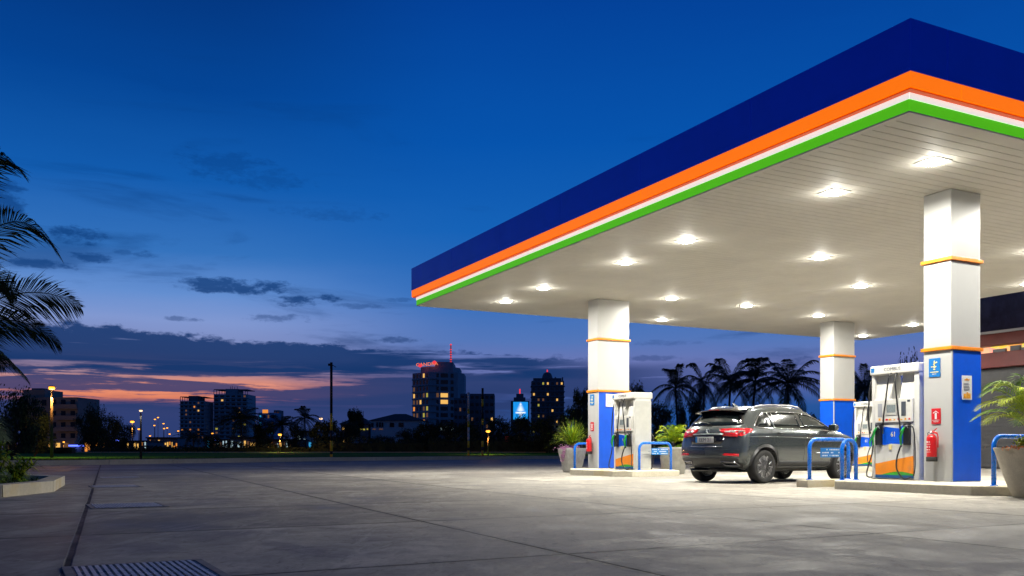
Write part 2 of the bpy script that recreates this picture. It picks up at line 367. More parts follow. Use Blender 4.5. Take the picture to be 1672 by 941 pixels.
# ================================================================ GROUND
def ground_mat():
    m = bpy.data.materials.new('forecourt_concrete'); m.use_nodes = True; n = NT(m.node_tree); p = m.node_tree.nodes['Principled BSDF']
    v = n.new('ShaderNodeTexCoord').outputs['Object']; x, y, z = n.sep(v)
    # slab grid : joints along d1 (away from the viewer) and d2 (across)
    n1 = (.912, .410); n2 = (-.485, .875)
    wob = n.m('MULTIPLY', n.m('SUBTRACT', n.noise(v, 2.5, 4), .5), .012)
    s = n.m('ADD', n.m('ADD', n.m('MULTIPLY', x, n1[0]), n.m('MULTIPLY', y, n1[1])), wob)
    t = n.m('ADD', n.m('ADD', n.m('MULTIPLY', x, n2[0]), n.m('MULTIPLY', y, n2[1])), wob)
    # joint offsets from the photographed joints
    s0 = -2.48*n1[0]+5.0*n1[1]; t0 = .42*n2[0]+6.11*n2[1]
    PS, PT = 3.04, 3.05
    sa = n.m('DIVIDE', n.m('SUBTRACT', s, s0), PS); ta = n.m('DIVIDE', n.m('SUBTRACT', t, t0), PT)
    def dist(a, P): f = n.m('SUBTRACT', a, n.m('ROUND', a)); return n.m('MULTIPLY', n.m('ABSOLUTE', f), P)
    ds = dist(sa, PS); dt = dist(ta, PT)
    main = n.m('LESS_THAN', n.m('ABSOLUTE', n.m('ROUND', sa)), .5)
    ws = n.m('ADD', .0085, n.m('MULTIPLY', main, .0045))
    js = n.ss(n.m('DIVIDE', ds, ws), 2.1, 1.0); jt = n.ss(dt, .020, .009)
    joint = n.m('MAXIMUM', js, n.m('MULTIPLY', jt, .9))
    halo = n.m('MAXIMUM', n.ss(ds, .11, .0), n.ss(dt, .10, .0))
    cell = n.new('ShaderNodeTexWhiteNoise', noise_dimensions='2D')
    n.put(cell.inputs['Vector'], n.xyz(n.m('FLOOR', sa), n.m('FLOOR', ta)))
    big = n.noise(v, .22, 5, .6, .6); mid = n.m('ADD', n.m('MULTIPLY', n.noise(v, 1.1, 8, .68, .8), .66), n.m('MULTIPLY', n.noise(v, 4.3, 8, .72, .6), .34)); fine = n.noise(v, 26, 6, .7)
    sw = n.new('ShaderNodeMapping'); sw.inputs['Scale'].default_value = (1.0, .25, 1); sw.inputs['Rotation'].default_value = (0, 0, -.95); n.put(sw.inputs[0], v)
    streak = n.noise(sw.outputs[0], 2.0, 7, .68, 1.0)
    c_ = n.ramp(mid, [(.36, (.165, .148, .122, 1)), (.49, (.34, .314, .265, 1)), (.64, (.50, .47, .41, 1))])
    c_ = n.mix(n.m('MULTIPLY', n.ss(streak, .50, .68), .50), c_, (.60, .56, .48, 1))
    c_ = n.mix(n.m('MULTIPLY', n.ss(big, .52, .36), .6), c_, (.14, .122, .10, 1))
    fs = n.new('ShaderNodeMapping'); fs.inputs['Scale'].default_value = (1.0, .35, 1); fs.inputs['Rotation'].default_value = (0, 0, -.6); n.put(fs.inputs[0], v)
    brush = n.noise(fs.outputs[0], 7.0, 8, .72, 1.2)
    c_ = n.mix(n.m('MULTIPLY', n.ss(brush, .47, .33), .50), c_, (.12, .108, .09, 1)); c_ = n.mix(n.m('MULTIPLY', n.ss(brush, .55, .72), .45), c_, (.62, .58, .50, 1))
    c_ = n.mix(n.m('MULTIPLY', n.ss(fine, .45, .8), .42), c_, (.10, .09, .075, 1))
    stains = n.ss(n.noise(v, .75, 6, .6, .3), .60, .67)
    c_ = n.mix(n.m('MULTIPLY', stains, .45), c_, (.11, .11, .12, 1))
    g = n.m('ADD', .82, n.m('MULTIPLY', cell.outputs[0], .32)); c_ = n.mix(1.0, c_, n.xyz(g, g, g), 'MULTIPLY')
    c_ = n.mix(n.m('MULTIPLY', halo, .32), c_, (.09, .085, .075, 1))
    c_ = n.mix(joint, c_, (.014, .013, .012, 1))
    n.put(p.inputs['Base Color'], c_)
    r = n.m('ADD', .50, n.m('MULTIPLY', n.ss(mid, .36, .64), .30)); r = n.m('SUBTRACT', r, n.m('MULTIPLY', stains, .12))
    r = n.m('ADD', r, n.m('MULTIPLY', n.ss(big, .35, .6), .10))
    n.put(p.inputs['Roughness'], r); p.inputs['Specular IOR Level'].default_value = .22
    b = n.new('ShaderNodeBump'); b.inputs['Strength'].default_value = .55; b.inputs['Distance'].default_value = .012
    h = n.m('ADD', n.m('MULTIPLY', n.noise(v, 70, 5, .7), .14), n.m('MULTIPLY', mid, .30)); h = n.m('SUBTRACT', h, n.m('MULTIPLY', joint, 1.0))
    n.put(b.inputs['Height'], h); n.put(p.inputs['Normal'], b.outputs[0]); return m
M['ground'] = ground_mat()
def grass_mat():
    m = bpy.data.materials.new('lawn_ground'); m.use_nodes = True; n = NT(m.node_tree); p = m.node_tree.nodes['Principled BSDF']
    v = n.new('ShaderNodeTexCoord').outputs['Object']
    n.put(p.inputs['Base Color'], n.ramp(n.noise(v, .8, 8, .7), [(.3, (.02, .12, .008, 1)), (.6, (.05, .24, .012, 1)), (.8, (.09, .28, .03, 1))]))
    p.inputs['Roughness'].default_value = .95; p.inputs['Specular IOR Level'].default_value = .05
    b = n.new('ShaderNodeBump'); b.inputs['Strength'].default_value = .8; b.inputs['Distance'].default_value = .04; n.put(b.inputs['Height'], n.noise(v, 14, 6, .7)); n.put(p.inputs['Normal'], b.outputs[0]); return m
M['lawn'] = grass_mat()
M['asphalt'] = mat('far_asphalt', (.045, .046, .05), .85, var=.3, scale=.3)

# wide base terrain, then the forecourt sheet, then the lawn behind its kerb
tag(MB().quad((-2500, -60, -.03), (2500, -60, -.03), (2500, 3000, -.03), (-2500, 3000, -.03)).build('terrain', M['asphalt']), kind='structure')
KL = [(-60, 18), (-30, 31.5), (-21, 39.8), (-15.5, 49.5), (-11.3, 57.2), (-4.3, 65), (3.2, 70), (16, 77), (40, 88), (90, 100)]
fc = MB(); n_ = len(KL)
fpts = [(-60, -30), (90, -30)] + [(a, b) for a, b in reversed(KL)]
fc.add([(a, b, 0) for a, b in fpts], [tuple(range(len(fpts)))])
tag(fc.build('forecourt', M['ground']), kind='structure')
def offs(pl, d):
    out = []
    for i, p in enumerate(pl):
        a = Vector(pl[max(i-1, 0)]); b = Vector(pl[min(i+1, len(pl)-1)]); t = (b-a).normalized(); out.append((p[0]-t.y*d, p[1]+t.x*d))
    return out
KI = offs(KL, .32)
# individual kerb stones read as one continuous kerb line with joints in its mesh
kb = MB()
for i in range(len(KL)-1):
    a0, b0, a1, b1 = Vector(KL[i]), Vector(KL[i+1]), Vector(KI[i]), Vector(KI[i+1])
    L = (b0-a0).length; ns = max(1, int(L/3.0))
    for s_ in range(ns):
        f0 = s_/ns + .012/L*(1 if s_ else 0); f1 = (s_+1)/ns-.012/L
        q = [a0.lerp(b0, f0), a0.lerp(b0, f1), a1.lerp(b1, f1), a1.lerp(b1, f0)]
        dz = random.Random(i*50+s_).uniform(-.008, .008)
        kb.prism([(w.x, w.y) for w in q], -.02, .24+dz)
tag(kb.build('kerb', M['kerb_far'], bevel=.02), kind='structure')
lw = MB(); KB = [(-150, 60), (-80, 92), (-40, 92), (0, 92), (40, 98), (130, 120)]
KBi = [(-150, 60), (-120, 76), (-95, 88), (-80, 92), (-55, 92), (-40, 92), (0, 92), (20, 95), (40, 98), (130, 120)]
nL = len(KI); assert len(KBi) == nL
for q in range(5):
    f = q/4; lw.v += [(a*(1-f)+c*f, b*(1-f)+d*f, .18+.27*f) for (a, b), (c, d) in zip(KI, KBi)]
for q in range(4):
    for i in range(nL-1): lw.f.append((q*nL+i, q*nL+i+1, (q+1)*nL+i+1, (q+1)*nL+i)); lw.mi.append(0); lw.sm.append(True)
tag(lw.build('lawn', M['lawn']), kind='structure')
# grass blades at the near edge of the lawn
rg = random.Random(5); gb = MB()
for i in range(9000):
    j = rg.randrange(1, 6); f = rg.random(); a = Vector(KI[j]).lerp(Vector(KI[j+1]), f); d = Vector(offs(KI, 1)[j])-Vector(KI[j])
    p = a + d*(rg.random()**1.6*9+.05); h = rg.uniform(.04, .11); q = rg.uniform(0, 6.28); w = .02
    gb.add([(p.x-w*math.cos(q), p.y-w*math.sin(q), .17), (p.x+w*math.cos(q), p.y+w*math.sin(q), .17), (p.x+rg.uniform(-.04, .04), p.y+rg.uniform(-.04, .04), .18+h)], [(0, 1, 2)])
tag(gb.build('grass', M['leaf_mid']), 'short dark green grass on the lawn behind the far kerb', 'grass', kind='stuff')
# pale path beyond the lawn
pa = MB(); pb = offs(KB, 2.2)
pp = [(a, b) for a, b in KB] + [(a, b) for a, b in reversed(pb)]
pa.prism(pp, -.02, .50); tag(pa.build('path', M['kerb_far']), kind='structure')

# ---------------------------------------------------------------- drain grates
D1 = Vector((-.406, .914)); D2 = Vector((.875, .485)).normalized(); GA = math.atan2(D2.y, D2.x)
def grate(x, y, w, l, label, rz=GA, nb=22, loose=False):
    t = empty('drain_grate', (x, y, 0), rz, label, 'drain grate', 'drain grates set along the main floor joint')
    f = MB(); b = .05
    f.box(-b, w+b, -b, 0, -.03, .008); f.box(-b, w+b, l, l+b, -.03, .008); f.box(-b, 0, 0, l, -.03, .008); f.box(w, w+b, 0, l, -.03, .008)
    f.build('frame', M['grate_frame'], t, bevel=.003)
    MB().box(.0, w, .0, l, -.02, .0035).build('pit_shade', M['black'], t)  # flat black slab, stands in for the shade down in the drain
    g = MB()
    for i in range(nb):
        x0 = .012+(w-.024)*i/nb; g.box(x0, x0+(w-.024)/nb*.55, .012, l-.012, .004, .012)
    for i in range(1, 4): g.box(.012, w-.012, l*i/4-.006, l*i/4+.006, .004, .0095)
    g.build('bars', M['steel_grate'], t)
    return t
grate(-2.10, 4.43, .70, 1.05, 'large steel drain grate cut by the bottom edge of the picture', nb=18)
grate(-4.95, 10.75, .78, .9, 'steel drain grate second nearest along the floor joint')
grate(-7.7, 16.7, .78, .95, 'steel drain grate third along the floor joint, past the planter bed')
grate(-10.1, 22.3, .9, .9, 'faint small drain grate farthest along the floor joint')

# ================================================================ CANOPY
CV, CU, CZ = 19.6, 18.42, 5.20
can = empty('station_canopy', stn(0, 0), TH, 'large flat fuel station canopy with blue fascia and orange, white and green stripes', 'canopy')
ins = .14
def inset(P, d):
    out = []; n_ = len(P)
    for i in range(n_):
        a, b_, c_ = Vector(P[i-1]), Vector(P[i]), Vector(P[(i+1) % n_])
        e1 = (b_-a).normalized(); e2 = (c_-b_).normalized(); n1_ = Vector((-e1.y, e1.x)); n2_ = Vector((-e2.y, e2.x)); bi = (n1_+n2_).normalized()
        out.append(tuple(b_+bi*d/max(.3, bi.dot(n1_))))
    return out
NV, NU0, NU1 = 14.6, 10.2, 13.9            # the canopy steps in on its shop side
CP = [(0, 0), (NV, 0), (NV, NU0), (CV, NU1), (CV, CU), (0, CU)]
def band(mb, o, th, z0, z1, seams=3.05, first=.72, m=0):
    A_, B_ = inset(CP, o) if o else CP, inset(CP, o+th); n_ = len(CP); rj = random.Random(int(z0*100))
    for i in range(n_):
        j = (i+1) % n_; a, b_, c_, d_ = map(Vector, (A_[i], A_[j], B_[j], B_[i])); L = (b_-a).length
        cuts = [0.0]; x = first if i == 0 else (seams*.4 if i < 5 else L-int(L/seams)*seams+.0)
        while x < L-.3: cuts.append(x/L); x += seams
        cuts.append(1.0)
        for q in range(len(cuts)-1):
            f0 = cuts[q]+(.0035/L if q else 0); f1 = cuts[q+1]-(.0035/L if q < len(cuts)-2 else 0)
            dn = Vector(((b_-a).normalized().y, -(b_-a).normalized().x))*rj.uniform(0, .003)
            mb.prism([tuple(a.lerp(b_, f0)+dn), tuple(a.lerp(b_, f1)+dn), tuple(d_.lerp(c_, f1)), tuple(d_.lerp(c_, f0))], z0, z1, m)
    return mb
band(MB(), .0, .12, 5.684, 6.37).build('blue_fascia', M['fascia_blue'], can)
band(MB(), .006, .12, 5.478, 5.680, first=1.0).build('orange_band', M['fascia_orange'], can)
band(MB(), .03, .12, 5.455, 5.476).build('red_lip', M['fascia_red'], can)
band(MB(), ins-.03, .1, 5.372, 5.453, seams=99, first=99).build('white_band', M['fascia_white'], can)
band(MB(), ins-.02, .1, 5.215, 5.370, seams=99, first=99).build('green_band', M['fascia_green'], can)
MB().prism(inset(CP, .13), 5.6, 5.66).build('roof_deck', M['roof'], can)
sf = MB(); y = ins+.10; pw = .20
sf.prism(inset(CP, ins), 5.222, 5.24, 1)
def vmax(u_): return NV if u_ < NU0 else (NV+(u_-NU0)*(CV-NV)/(NU1-NU0) if u_ < NU1 else CV)
while y < CU-ins-.12:
    y2 = min(y+pw-.013, CU-ins-.10)
    sf.box(ins+.10, min(vmax(y), vmax(y2))-ins-.06, y, y2, 5.198, 5.221, 0); y += pw
A_, B_ = inset(CP, ins-.02), inset(CP, ins+.09)
for i in range(len(CP)):
    j = (i+1) % len(CP); sf.prism([A_[i], A_[j], B_[j], B_[i]], 5.192, 5.213, 0)
sf.build('soffit', [M['soffit'], M['soffit_gap']], can)

# ---------------------------------------------------------------- ceiling lights
LP = [(2.2, 1.38, 'nearest square ceiling light, beside the near column'), (2.12, 3.3, 'ceiling light second nearest in the row beside the left fascia'),
      (2.1, 7.4, 'ceiling light third in the row beside the left fascia'), (2.2, 9.85, 'ceiling light fourth in the row beside the left fascia'),
      (2.12, 13.74, 'ceiling light left of the orange banded left column, fifth in its row'), (2.2, 16.24, 'leftmost ceiling light at the far left canopy corner'),
      (5.95, 7.33, 'ceiling light in the middle of the soffit between the near lights'), (9.74, 9.54, 'ceiling light between the soffit centre and the near column'),
      (6.34, 13.52, 'ceiling light just right of the left column top'), (9.25, 13.56, 'ceiling light midway between the left and back columns'),
      (8.75, 17.25, 'small looking ceiling light at the back edge right of the left column'), (12.8, 14.06, 'ceiling light just left of the back column top'),
      (17.49, 14.14, 'ceiling light right of the back column and above the near pump'), (18.38, 17.18, 'small ceiling light tucked behind the back column'),
      (13.49, 7.22, 'ceiling light at the right picture edge beside the near column'),
      (5.95, 1.4, 'ceiling light above the big right pot, outside the picture'), (9.74, 1.4, 'ceiling light on the front edge row well right of the big pot'), (9.74, 4.6, 'ceiling light outside the picture behind the front edge row'), (13.5, 3.3, 'ceiling light outside the picture in front of the station shop')]
lt = empty('ceiling_light', stn(*LP[0][:2], 5.192), TH)
fr = MB(); fr.prism([(-.20, -.20), (.20, -.20), (.20, .20), (-.20, .20)], -.006, .02); fr.build('frame', M['lamp_frame'], lt, bevel=.004)
le = MB(); le.lathe([(.001, -.038), (.10, -.035), (.15, -.025), (.172, -.007)], 28); le.build('lens', M['lens'], lt)
al = bpy.data.lights.new('lamp', 'AREA'); al.shape = 'SQUARE'; al.size = .26; al.energy = 208; al.color = (1, .965, .87); al.spread = R(174)
alo = bpy.data.objects.new('lamp', al); COL.objects.link(alo); alo.parent = lt; alo.location = (0, 0, -.045)
plt = point(lt, 'side_glow', -.13, (1, .965, .87), 11, .09)
for i, (v_, u_, lab) in enumerate(LP):
    o = lt if i == 0 else copy_tree(lt)
    o.location = stn(v_, u_, 5.192); tag(o, lab, 'ceiling light', 'square ceiling lights in the canopy soffit')

# ---------------------------------------------------------------- columns
def column(v, u, wv, wu, label, blue_left=False):
    t = empty('canopy_column', stn(v, u, 0), TH, label, 'column', 'square columns holding up the canopy')
    s = MB(); s.box(0, wv, 0, wu, .02, 4.0-.03); s.box(0, wv, 0, wu, 4.03, 5.19); s.build('shaft', M['steel_white'], t, bevel=.012)
    for z in (4.0, 2.46):
        b = MB(); b.box(-.035, wv+.035, -.035, wu+.035, z-.03, z+.03); b.build('orange_band', M['orange_trim'], t, bevel=.006)
    b = MB(); b.box(.03, wv-.004, -.014, -.001, .16, 2.42); b.box(.03, wv-.004, wu+.001, wu+.014, .16, 2.42)
    if blue_left: b.box(-.014, -.001, .01, wu-.01, .16, 2.42)
    b.box(wv+.001, wv+.014, .02, wu-.02, .16, 2.42)
    b.build('blue_panel', M['blue'], t, bevel=.003)
    tr = MB(); tr.box(-.012, .026, -.020, .0, .16, 2.42); tr.build('corner_trim', M['steel_white'], t, bevel=.003)
    return t
C1 = (3.72, 2.21, .77, .55); C2 = (4.40, 14.53, 1.12, .55); C3 = (14.2, 14.73, 1.02, .62)
column(*C1, 'near white and blue column with fire extinguisher, beside the near fuel pump')
column(*C2, 'left white and blue column standing between potted grass and far pump')
column(*C3, 'back column with both lower faces blue, right of the parked car', True)

# ---------------------------------------------------------------- islands
def island(pts, label, joints=()):
    mb = MB(); mb.prism(pts, -.02, .15)
    o = mb.build('pump_island', M['kerb'], loc=stn(0, 0), rz=TH, bevel=.015); tag(o, label, 'kerb island', 'raised concrete kerb islands under the pumps'); return o
island([(2.5, .95), (2.95, .45), (4.75, .45), (5.2, .95), (5.2, 4.3), (3.1, 4.2), (2.5, 3.65)], 'near raised concrete island under the near pump and column')
island([(3.1, 11.75), (3.4, 11.3), (5.0, 11.4), (5.3, 11.9), (5.75, 13.0), (5.75, 15.3), (5.4, 15.6), (4.1, 15.6), (3.1, 13.95)], 'left raised concrete island under the far pump and left column')
island([(13.4, 11.6), (15.6, 11.6), (15.6, 15.8), (13.4, 15.8)], 'back raised concrete island under the back column')
b = MB(); b.prism([(2.55, 4.34), (3.95, 4.34), (3.95, 4.64), (2.55, 4.64)], -.02, .14)
tag(b.build('kerb_block', M['kerb'], loc=stn(0, 0), rz=TH, bevel=.015), 'small low kerb block under the wide blue hoop by the car', 'kerb block')

# ---------------------------------------------------------------- hoops
def hoop(v0, u0, v1, u1, h, label, r=.036, plate=None, base=.15, br=.16):
    A = stn(v0, u0, base); B = stn(v1, u1, base); d = (B-A); L = d.length; ang = math.atan2(d.y, d.x)
    t = empty('safety_hoop', A, ang, label, 'hoop barrier', 'blue tubular hoop barriers on the islands')
    br = min(br, L/2-.002)
    pts = [(0, 0, 0), (0, 0, h-br)] + [(br-br*math.cos(q), 0, h-br+br*math.sin(q)) for q in [R(a) for a in range(15, 91, 15)]]
    pts += [(L-br+br*math.sin(q), 0, h-br+br*math.cos(q)) for q in [R(a) for a in range(0, 91, 15)]] + [(L, 0, 0)]
    MB().tube(pts, r, 14).build('rail', M['rail_blue'], t)
    for x in (0, L): MB().lathe([(.001, .012), (.06, .012), (.065, 0)], 16, (x, 0, 0)).build('base_flange', M['rail_blue'], t)
    if plate:
        x0, x1, z0, z1, two = plate
        p = MB().box(x0, x1, -.012, .0, z0, z1).build('sign_plate', M['sign_blue'], t, bevel=.003)
        rr = random.Random(int(x0*100)+7); mk = MB()
        for row in range(3):
            x = x0+.03
            zc = z1-(row+.6)*(z1-z0)/3.2
            while x < x1-.05:
                w = rr.uniform(.012, .035)
                if rr.random() < .75: mk.box(x, x+w, -.016, -.0125, zc-.012, zc+.012)
                x += w+.014
        mk.build('lettering', M['sign_white'], p)
        MB().tube([(x0-.1, .01, (z0+z1)/2), (x1+.1, .01, (z0+z1)/2)], .008, 6).build('cross_bar', M['alu'], t)
    return t
hoop(2.74, 4.49, 3.76, 4.49, .76, 'wide blue hoop beside the car front on the small kerb block', plate=(.28, .80, .42, .60, 0), base=.14)
hoop(2.85, 3.80, 3.20, 3.80, .73, 'narrow blue hoop at the left end of the near island')
hoop(2.86, .82, 4.3, .82, .76, 'blue hoop right of the near column, behind the big pot')
hoop(4.22, 12.15, 5.28, 12.15, .74, 'blue hoop in front of the far pump, with a blue sign plate', plate=(.40, .96, .42, .60, 0))
hoop(4.02, 15.22, 5.10, 15.22, .74, 'blue hoop at the far island end in front of the potted grass')

# ---------------------------------------------------------------- signs, posters, extinguishers
def info_sign(v, u, z, w, h, lab):       # on a face looking along -v
    t = empty('information_sign', stn(v, u, z), TH-R(90), lab, 'sign', 'blue information signs on the columns')
    # local x runs along -u ... +x to the viewer's right, local -y towards the viewer
    MB().box(-w/2, w/2, -.012, 0, -h/2, h/2).build('plate', M['sign_blue'], t, bevel=.002)
    g = MB(); y0, y1 = -.016, -.0125
    def bx(cx, cz, a, b, rot=0.0):
        c_, s_ = math.cos(rot), math.sin(rot)
        q = [(-a, -b), (a, -b), (a, b), (-a, b)]
        P = [(cx+x*c_-z_*s_, cz+x*s_+z_*c_) for x, z_ in q]
        g.add([(x, y0, z_) for x, z_ in P]+[(x, y1, z_) for x, z_ in P], [(0, 1, 2, 3), (7, 6, 5, 4), (0, 4, 5, 1), (1, 5, 6, 2), (2, 6, 7, 3), (3, 7, 4, 0)])
    bx(.0, .10, .010, .022); bx(.012, .075, .020, .008, .5); bx(.04, .088, .016, .010, .3); bx(.0, .045, .008, .022); bx(.0, .012, .016, .020, .2)
    bx(-.045, .016, .020, .008); bx(.03, .016, .012, .008, .4); bx(.0, -.03, .018, .010); bx(-.012, .06, .012, .006, .6)
    bx(0, -.075, .085*w/.22, .004); bx(0, -.083, .080*w/.22, .003)
    g.build('symbol', M['sign_yellow'], t)
    text_mesh('HCHA', .030, M['sign_white'], t, (0, -.0135, -.115), (R(90), 0, 0))
    return t
def ext_sign(v, u, z, w, h, lab):
    t = empty('extinguisher_sign', stn(v, u, z), TH-R(90), lab, 'sign', 'red extinguisher signs on the columns')
    MB().box(-w/2, w/2, -.012, 0, -h/2, h/2).build('plate', M['sign_red'], t, bevel=.002)
    g = MB(); 
    g.prismx([(-.02, -.05), (.02, -.05), (.02, .045), (.012, .062), (-.012, .062), (-.02, .045)], 0, .004)
    g.v = [(q[1], -.0165+q[0], q[2]) for q in g.v]
    for s_ in (-1, 1):
        P = [(0, .095), (s_*.058, .058), (s_*.052, .048), (0, .083)]
        g.add([(x, -.0165, z_) for x, z_ in P]+[(x, -.0125, z_) for x, z_ in P], [(0, 1, 2, 3), (7, 6, 5, 4), (0, 4, 5, 1), (1, 5, 6, 2), (2, 6, 7, 3), (3, 7, 4, 0)])
    g.build('symbol', M['sign_white'], t)
    MB().box(-.075, .075, -.016, -.0125, -.072, -.066).build('rule', M['sign_white'], t)
    text_mesh('HSZYA', .034, M['sign_white'], t, (0, -.0135, -.095), (R(90), 0, 0))
    return t
def poster(v, u, z, w, h, lab, kind=0):  # on a face looking along -u
    t = empty('notice_poster', stn(v, u, z), TH, lab, 'poster', 'framed notices on the blue column faces')
    MB().box(-w/2, w/2, -.014, 0, -h/2, h/2).build('board', M['sign_white'], t, bevel=.003)
    g = MB(); rr = random.Random(kind+3)
    if kind == 0:
        for i, zz in enumerate((.075, .055, .022, .006, -.02, -.04)): g.box(-w*.36, w*(.10+.24*rr.random()), -.0175, -.0145, zz-.003, zz+.003)
        g.build('print', M['grey_ink'], t)
        o = MB()
        for cx, cz, a, b_ in ((-.05, .135, .02, .012), (-.01, .145, .025, .016), (.03, .135, .02, .010), (.06, .15, .01, .006)): o.box(cx-a, cx+a, -.0175, -.0145, cz-b_, cz+b_)
        for cx, cz, a, b_ in ((-.065, -.145, .03, .04), (.03, -.15, .055, .035), (.0, -.095, .02, .018), (.05, -.105, .035, .006)): o.box(cx-a, cx+a, -.0175, -.0145, cz-b_, cz+b_)
        o.build('picture', M['sign_orange'], t)
    else:
        for a in range(9):
            for b_ in range(7):
                if rr.random() < .6: g.box(-w*.38+b_*w*.11, -w*.38+b_*w*.11+w*.08, -.0175, -.0145, h*.36-a*h*.085-.008, h*.36-a*h*.085+.008)
        g.build('print', M['grey_ink'], t)
    return t
def extinguisher(v, u, z, lab):
    t = empty('fire_extinguisher', stn(v, u, z), TH-R(90), lab, 'fire extinguisher', 'red fire extinguishers hung on the columns')
    cy = -.105
    MB().lathe([(.001, .035), (.082, .035), (.084, .05), (.084, .40), (.078, .43), (.05, .462), (.026, .475), (.024, .49)], 28, (0, cy, 0)).build('cylinder', M['red'], t)
    MB().lathe([(.001, 0), (.088, 0), (.091, .01), (.091, .075), (.085, .082)], 28, (0, cy, 0)).build('base_cap', M['rubber'], t)
    MB().lathe([(.001, .47), (.026, .47), (.026, .52), (.001, .525)], 16, (0, cy, 0)).build('valve', M['alu'], t)
    h = MB(); h.tube([(-.03, cy, .515), (.04, cy, .535), (.10, cy, .575)], [.010, .010, .008], 8); h.tube([(.0, cy, .52), (.06, cy, .515), (.115, cy, .49)], .009, 8); h.build('lever', M['red'], t)
    MB().tube([(.0, cy, .50), (.06, cy-.01, .50), (.115, cy, .47), (.125, cy, .42), (.122, cy, .30), (.12, cy, .24)], .011, 8).build('hose', M['sign_red'], t)
    MB().tube([(-.06, cy-.02, .44), (-.065, cy-.02, .50), (-.03, cy-.01, .515)], .007, 6).build('pin_loop', M['dark_ink'], t)
    MB().box(-.04, .04, -.03, 0, .30, .36).build('bracket', M['alu'], t)
    l = MB()
    rr = random.Random(8)
    def patch(a0, a1, z0, z1):
        P = []
        for zz in (z0, z1):
            for a in (a0, (a0+a1)/2, a1): P.append((.0855*math.sin(a), cy-.0855*math.cos(a), zz))
        l.add(P, [(0, 1, 4, 3), (1, 2, 5, 4)])
    for zr, hh in ((.34, .028), (.30, .008), (.255, .030), (.205, .022), (.165, .010)):
        a = -.9
        while a < .35:
            w_ = rr.uniform(.10, .22)
            if rr.random() < .8: patch(a, a+w_*.8, zr-hh/2, zr+hh/2)
            a += w_
    l.build('label', M['sign_white'], t)
    return t
info_sign(C1[0]-.001, C1[1]+.32, 2.14, .225, .325, 'blue information sign on the near column')
ext_sign(C1[0]-.001, C1[1]+.29, 1.29, .18, .27, 'red extinguisher sign on the near column')
extinguisher(C1[0]-.001, C1[1]+.30, .50, 'red fire extinguisher hung on the near column')
poster(C1[0]+.38, C1[1]-.0145, 1.78, .25, .42, 'white framed notice with orange picture on the near column', 0)
info_sign(C2[0]-.001, C2[1]+.30, 2.20, .225, .325, 'blue information sign on the left column')
ext_sign(C2[0]-.001, C2[1]+.30, 1.40, .18, .27, 'red extinguisher sign on the left column')
extinguisher(C2[0]-.001, C2[1]+.32, .58, 'red fire extinguisher hung on the left column')
poster(C2[0]+.42, C2[1]-.0145, 2.18, .30, .38, 'grey printed notice on the blue face of the left column', 1)
# ================================================================ FUEL PUMPS
def wave_mat():
    m = bpy.data.materials.new('pump_wave_graphic'); m.use_nodes = True; n = NT(m.node_tree); p = m.node_tree.nodes['Principled BSDF']
    v = n.new('ShaderNodeTexCoord').outputs['Object']; x, y, z = n.sep(v)
    # y runs along the pump, z up
    w1 = n.m('ADD', .37, n.m('ADD', n.m('MULTIPLY', y, -.13), n.m('MULTIPLY', n.m('SINE', n.m('MULTIPLY', y, 3.2)), -.02)))
    w2 = n.m('ADD', .10, n.m('MULTIPLY', n.m('COSINE', n.m('MULTIPLY', n.m('ADD', y, .1), 4.5)), .05))
    c_ = n.mix(n.m('LESS_THAN', z, w1), (.66, .655, .61, 1), (.85, .26, .015, 1))
    c_ = n.mix(n.m('LESS_THAN', z, w2), c_, (.03, .30, .02, 1))
    c_ = n.mix(n.m('LESS_THAN', z, .085), c_, (.0, .06, .22, 1))
    dirt = n.m('MULTIPLY', n.ss(n.noise(v, 5, 6, .7), .5, .75), .35)
    n.put(p.inputs['Base Color'], n.mix(dirt, c_, (.20, .19, .16, 1))); p.inputs['Roughness'].default_value = .42; return m
M['wave'] = wave_mat()
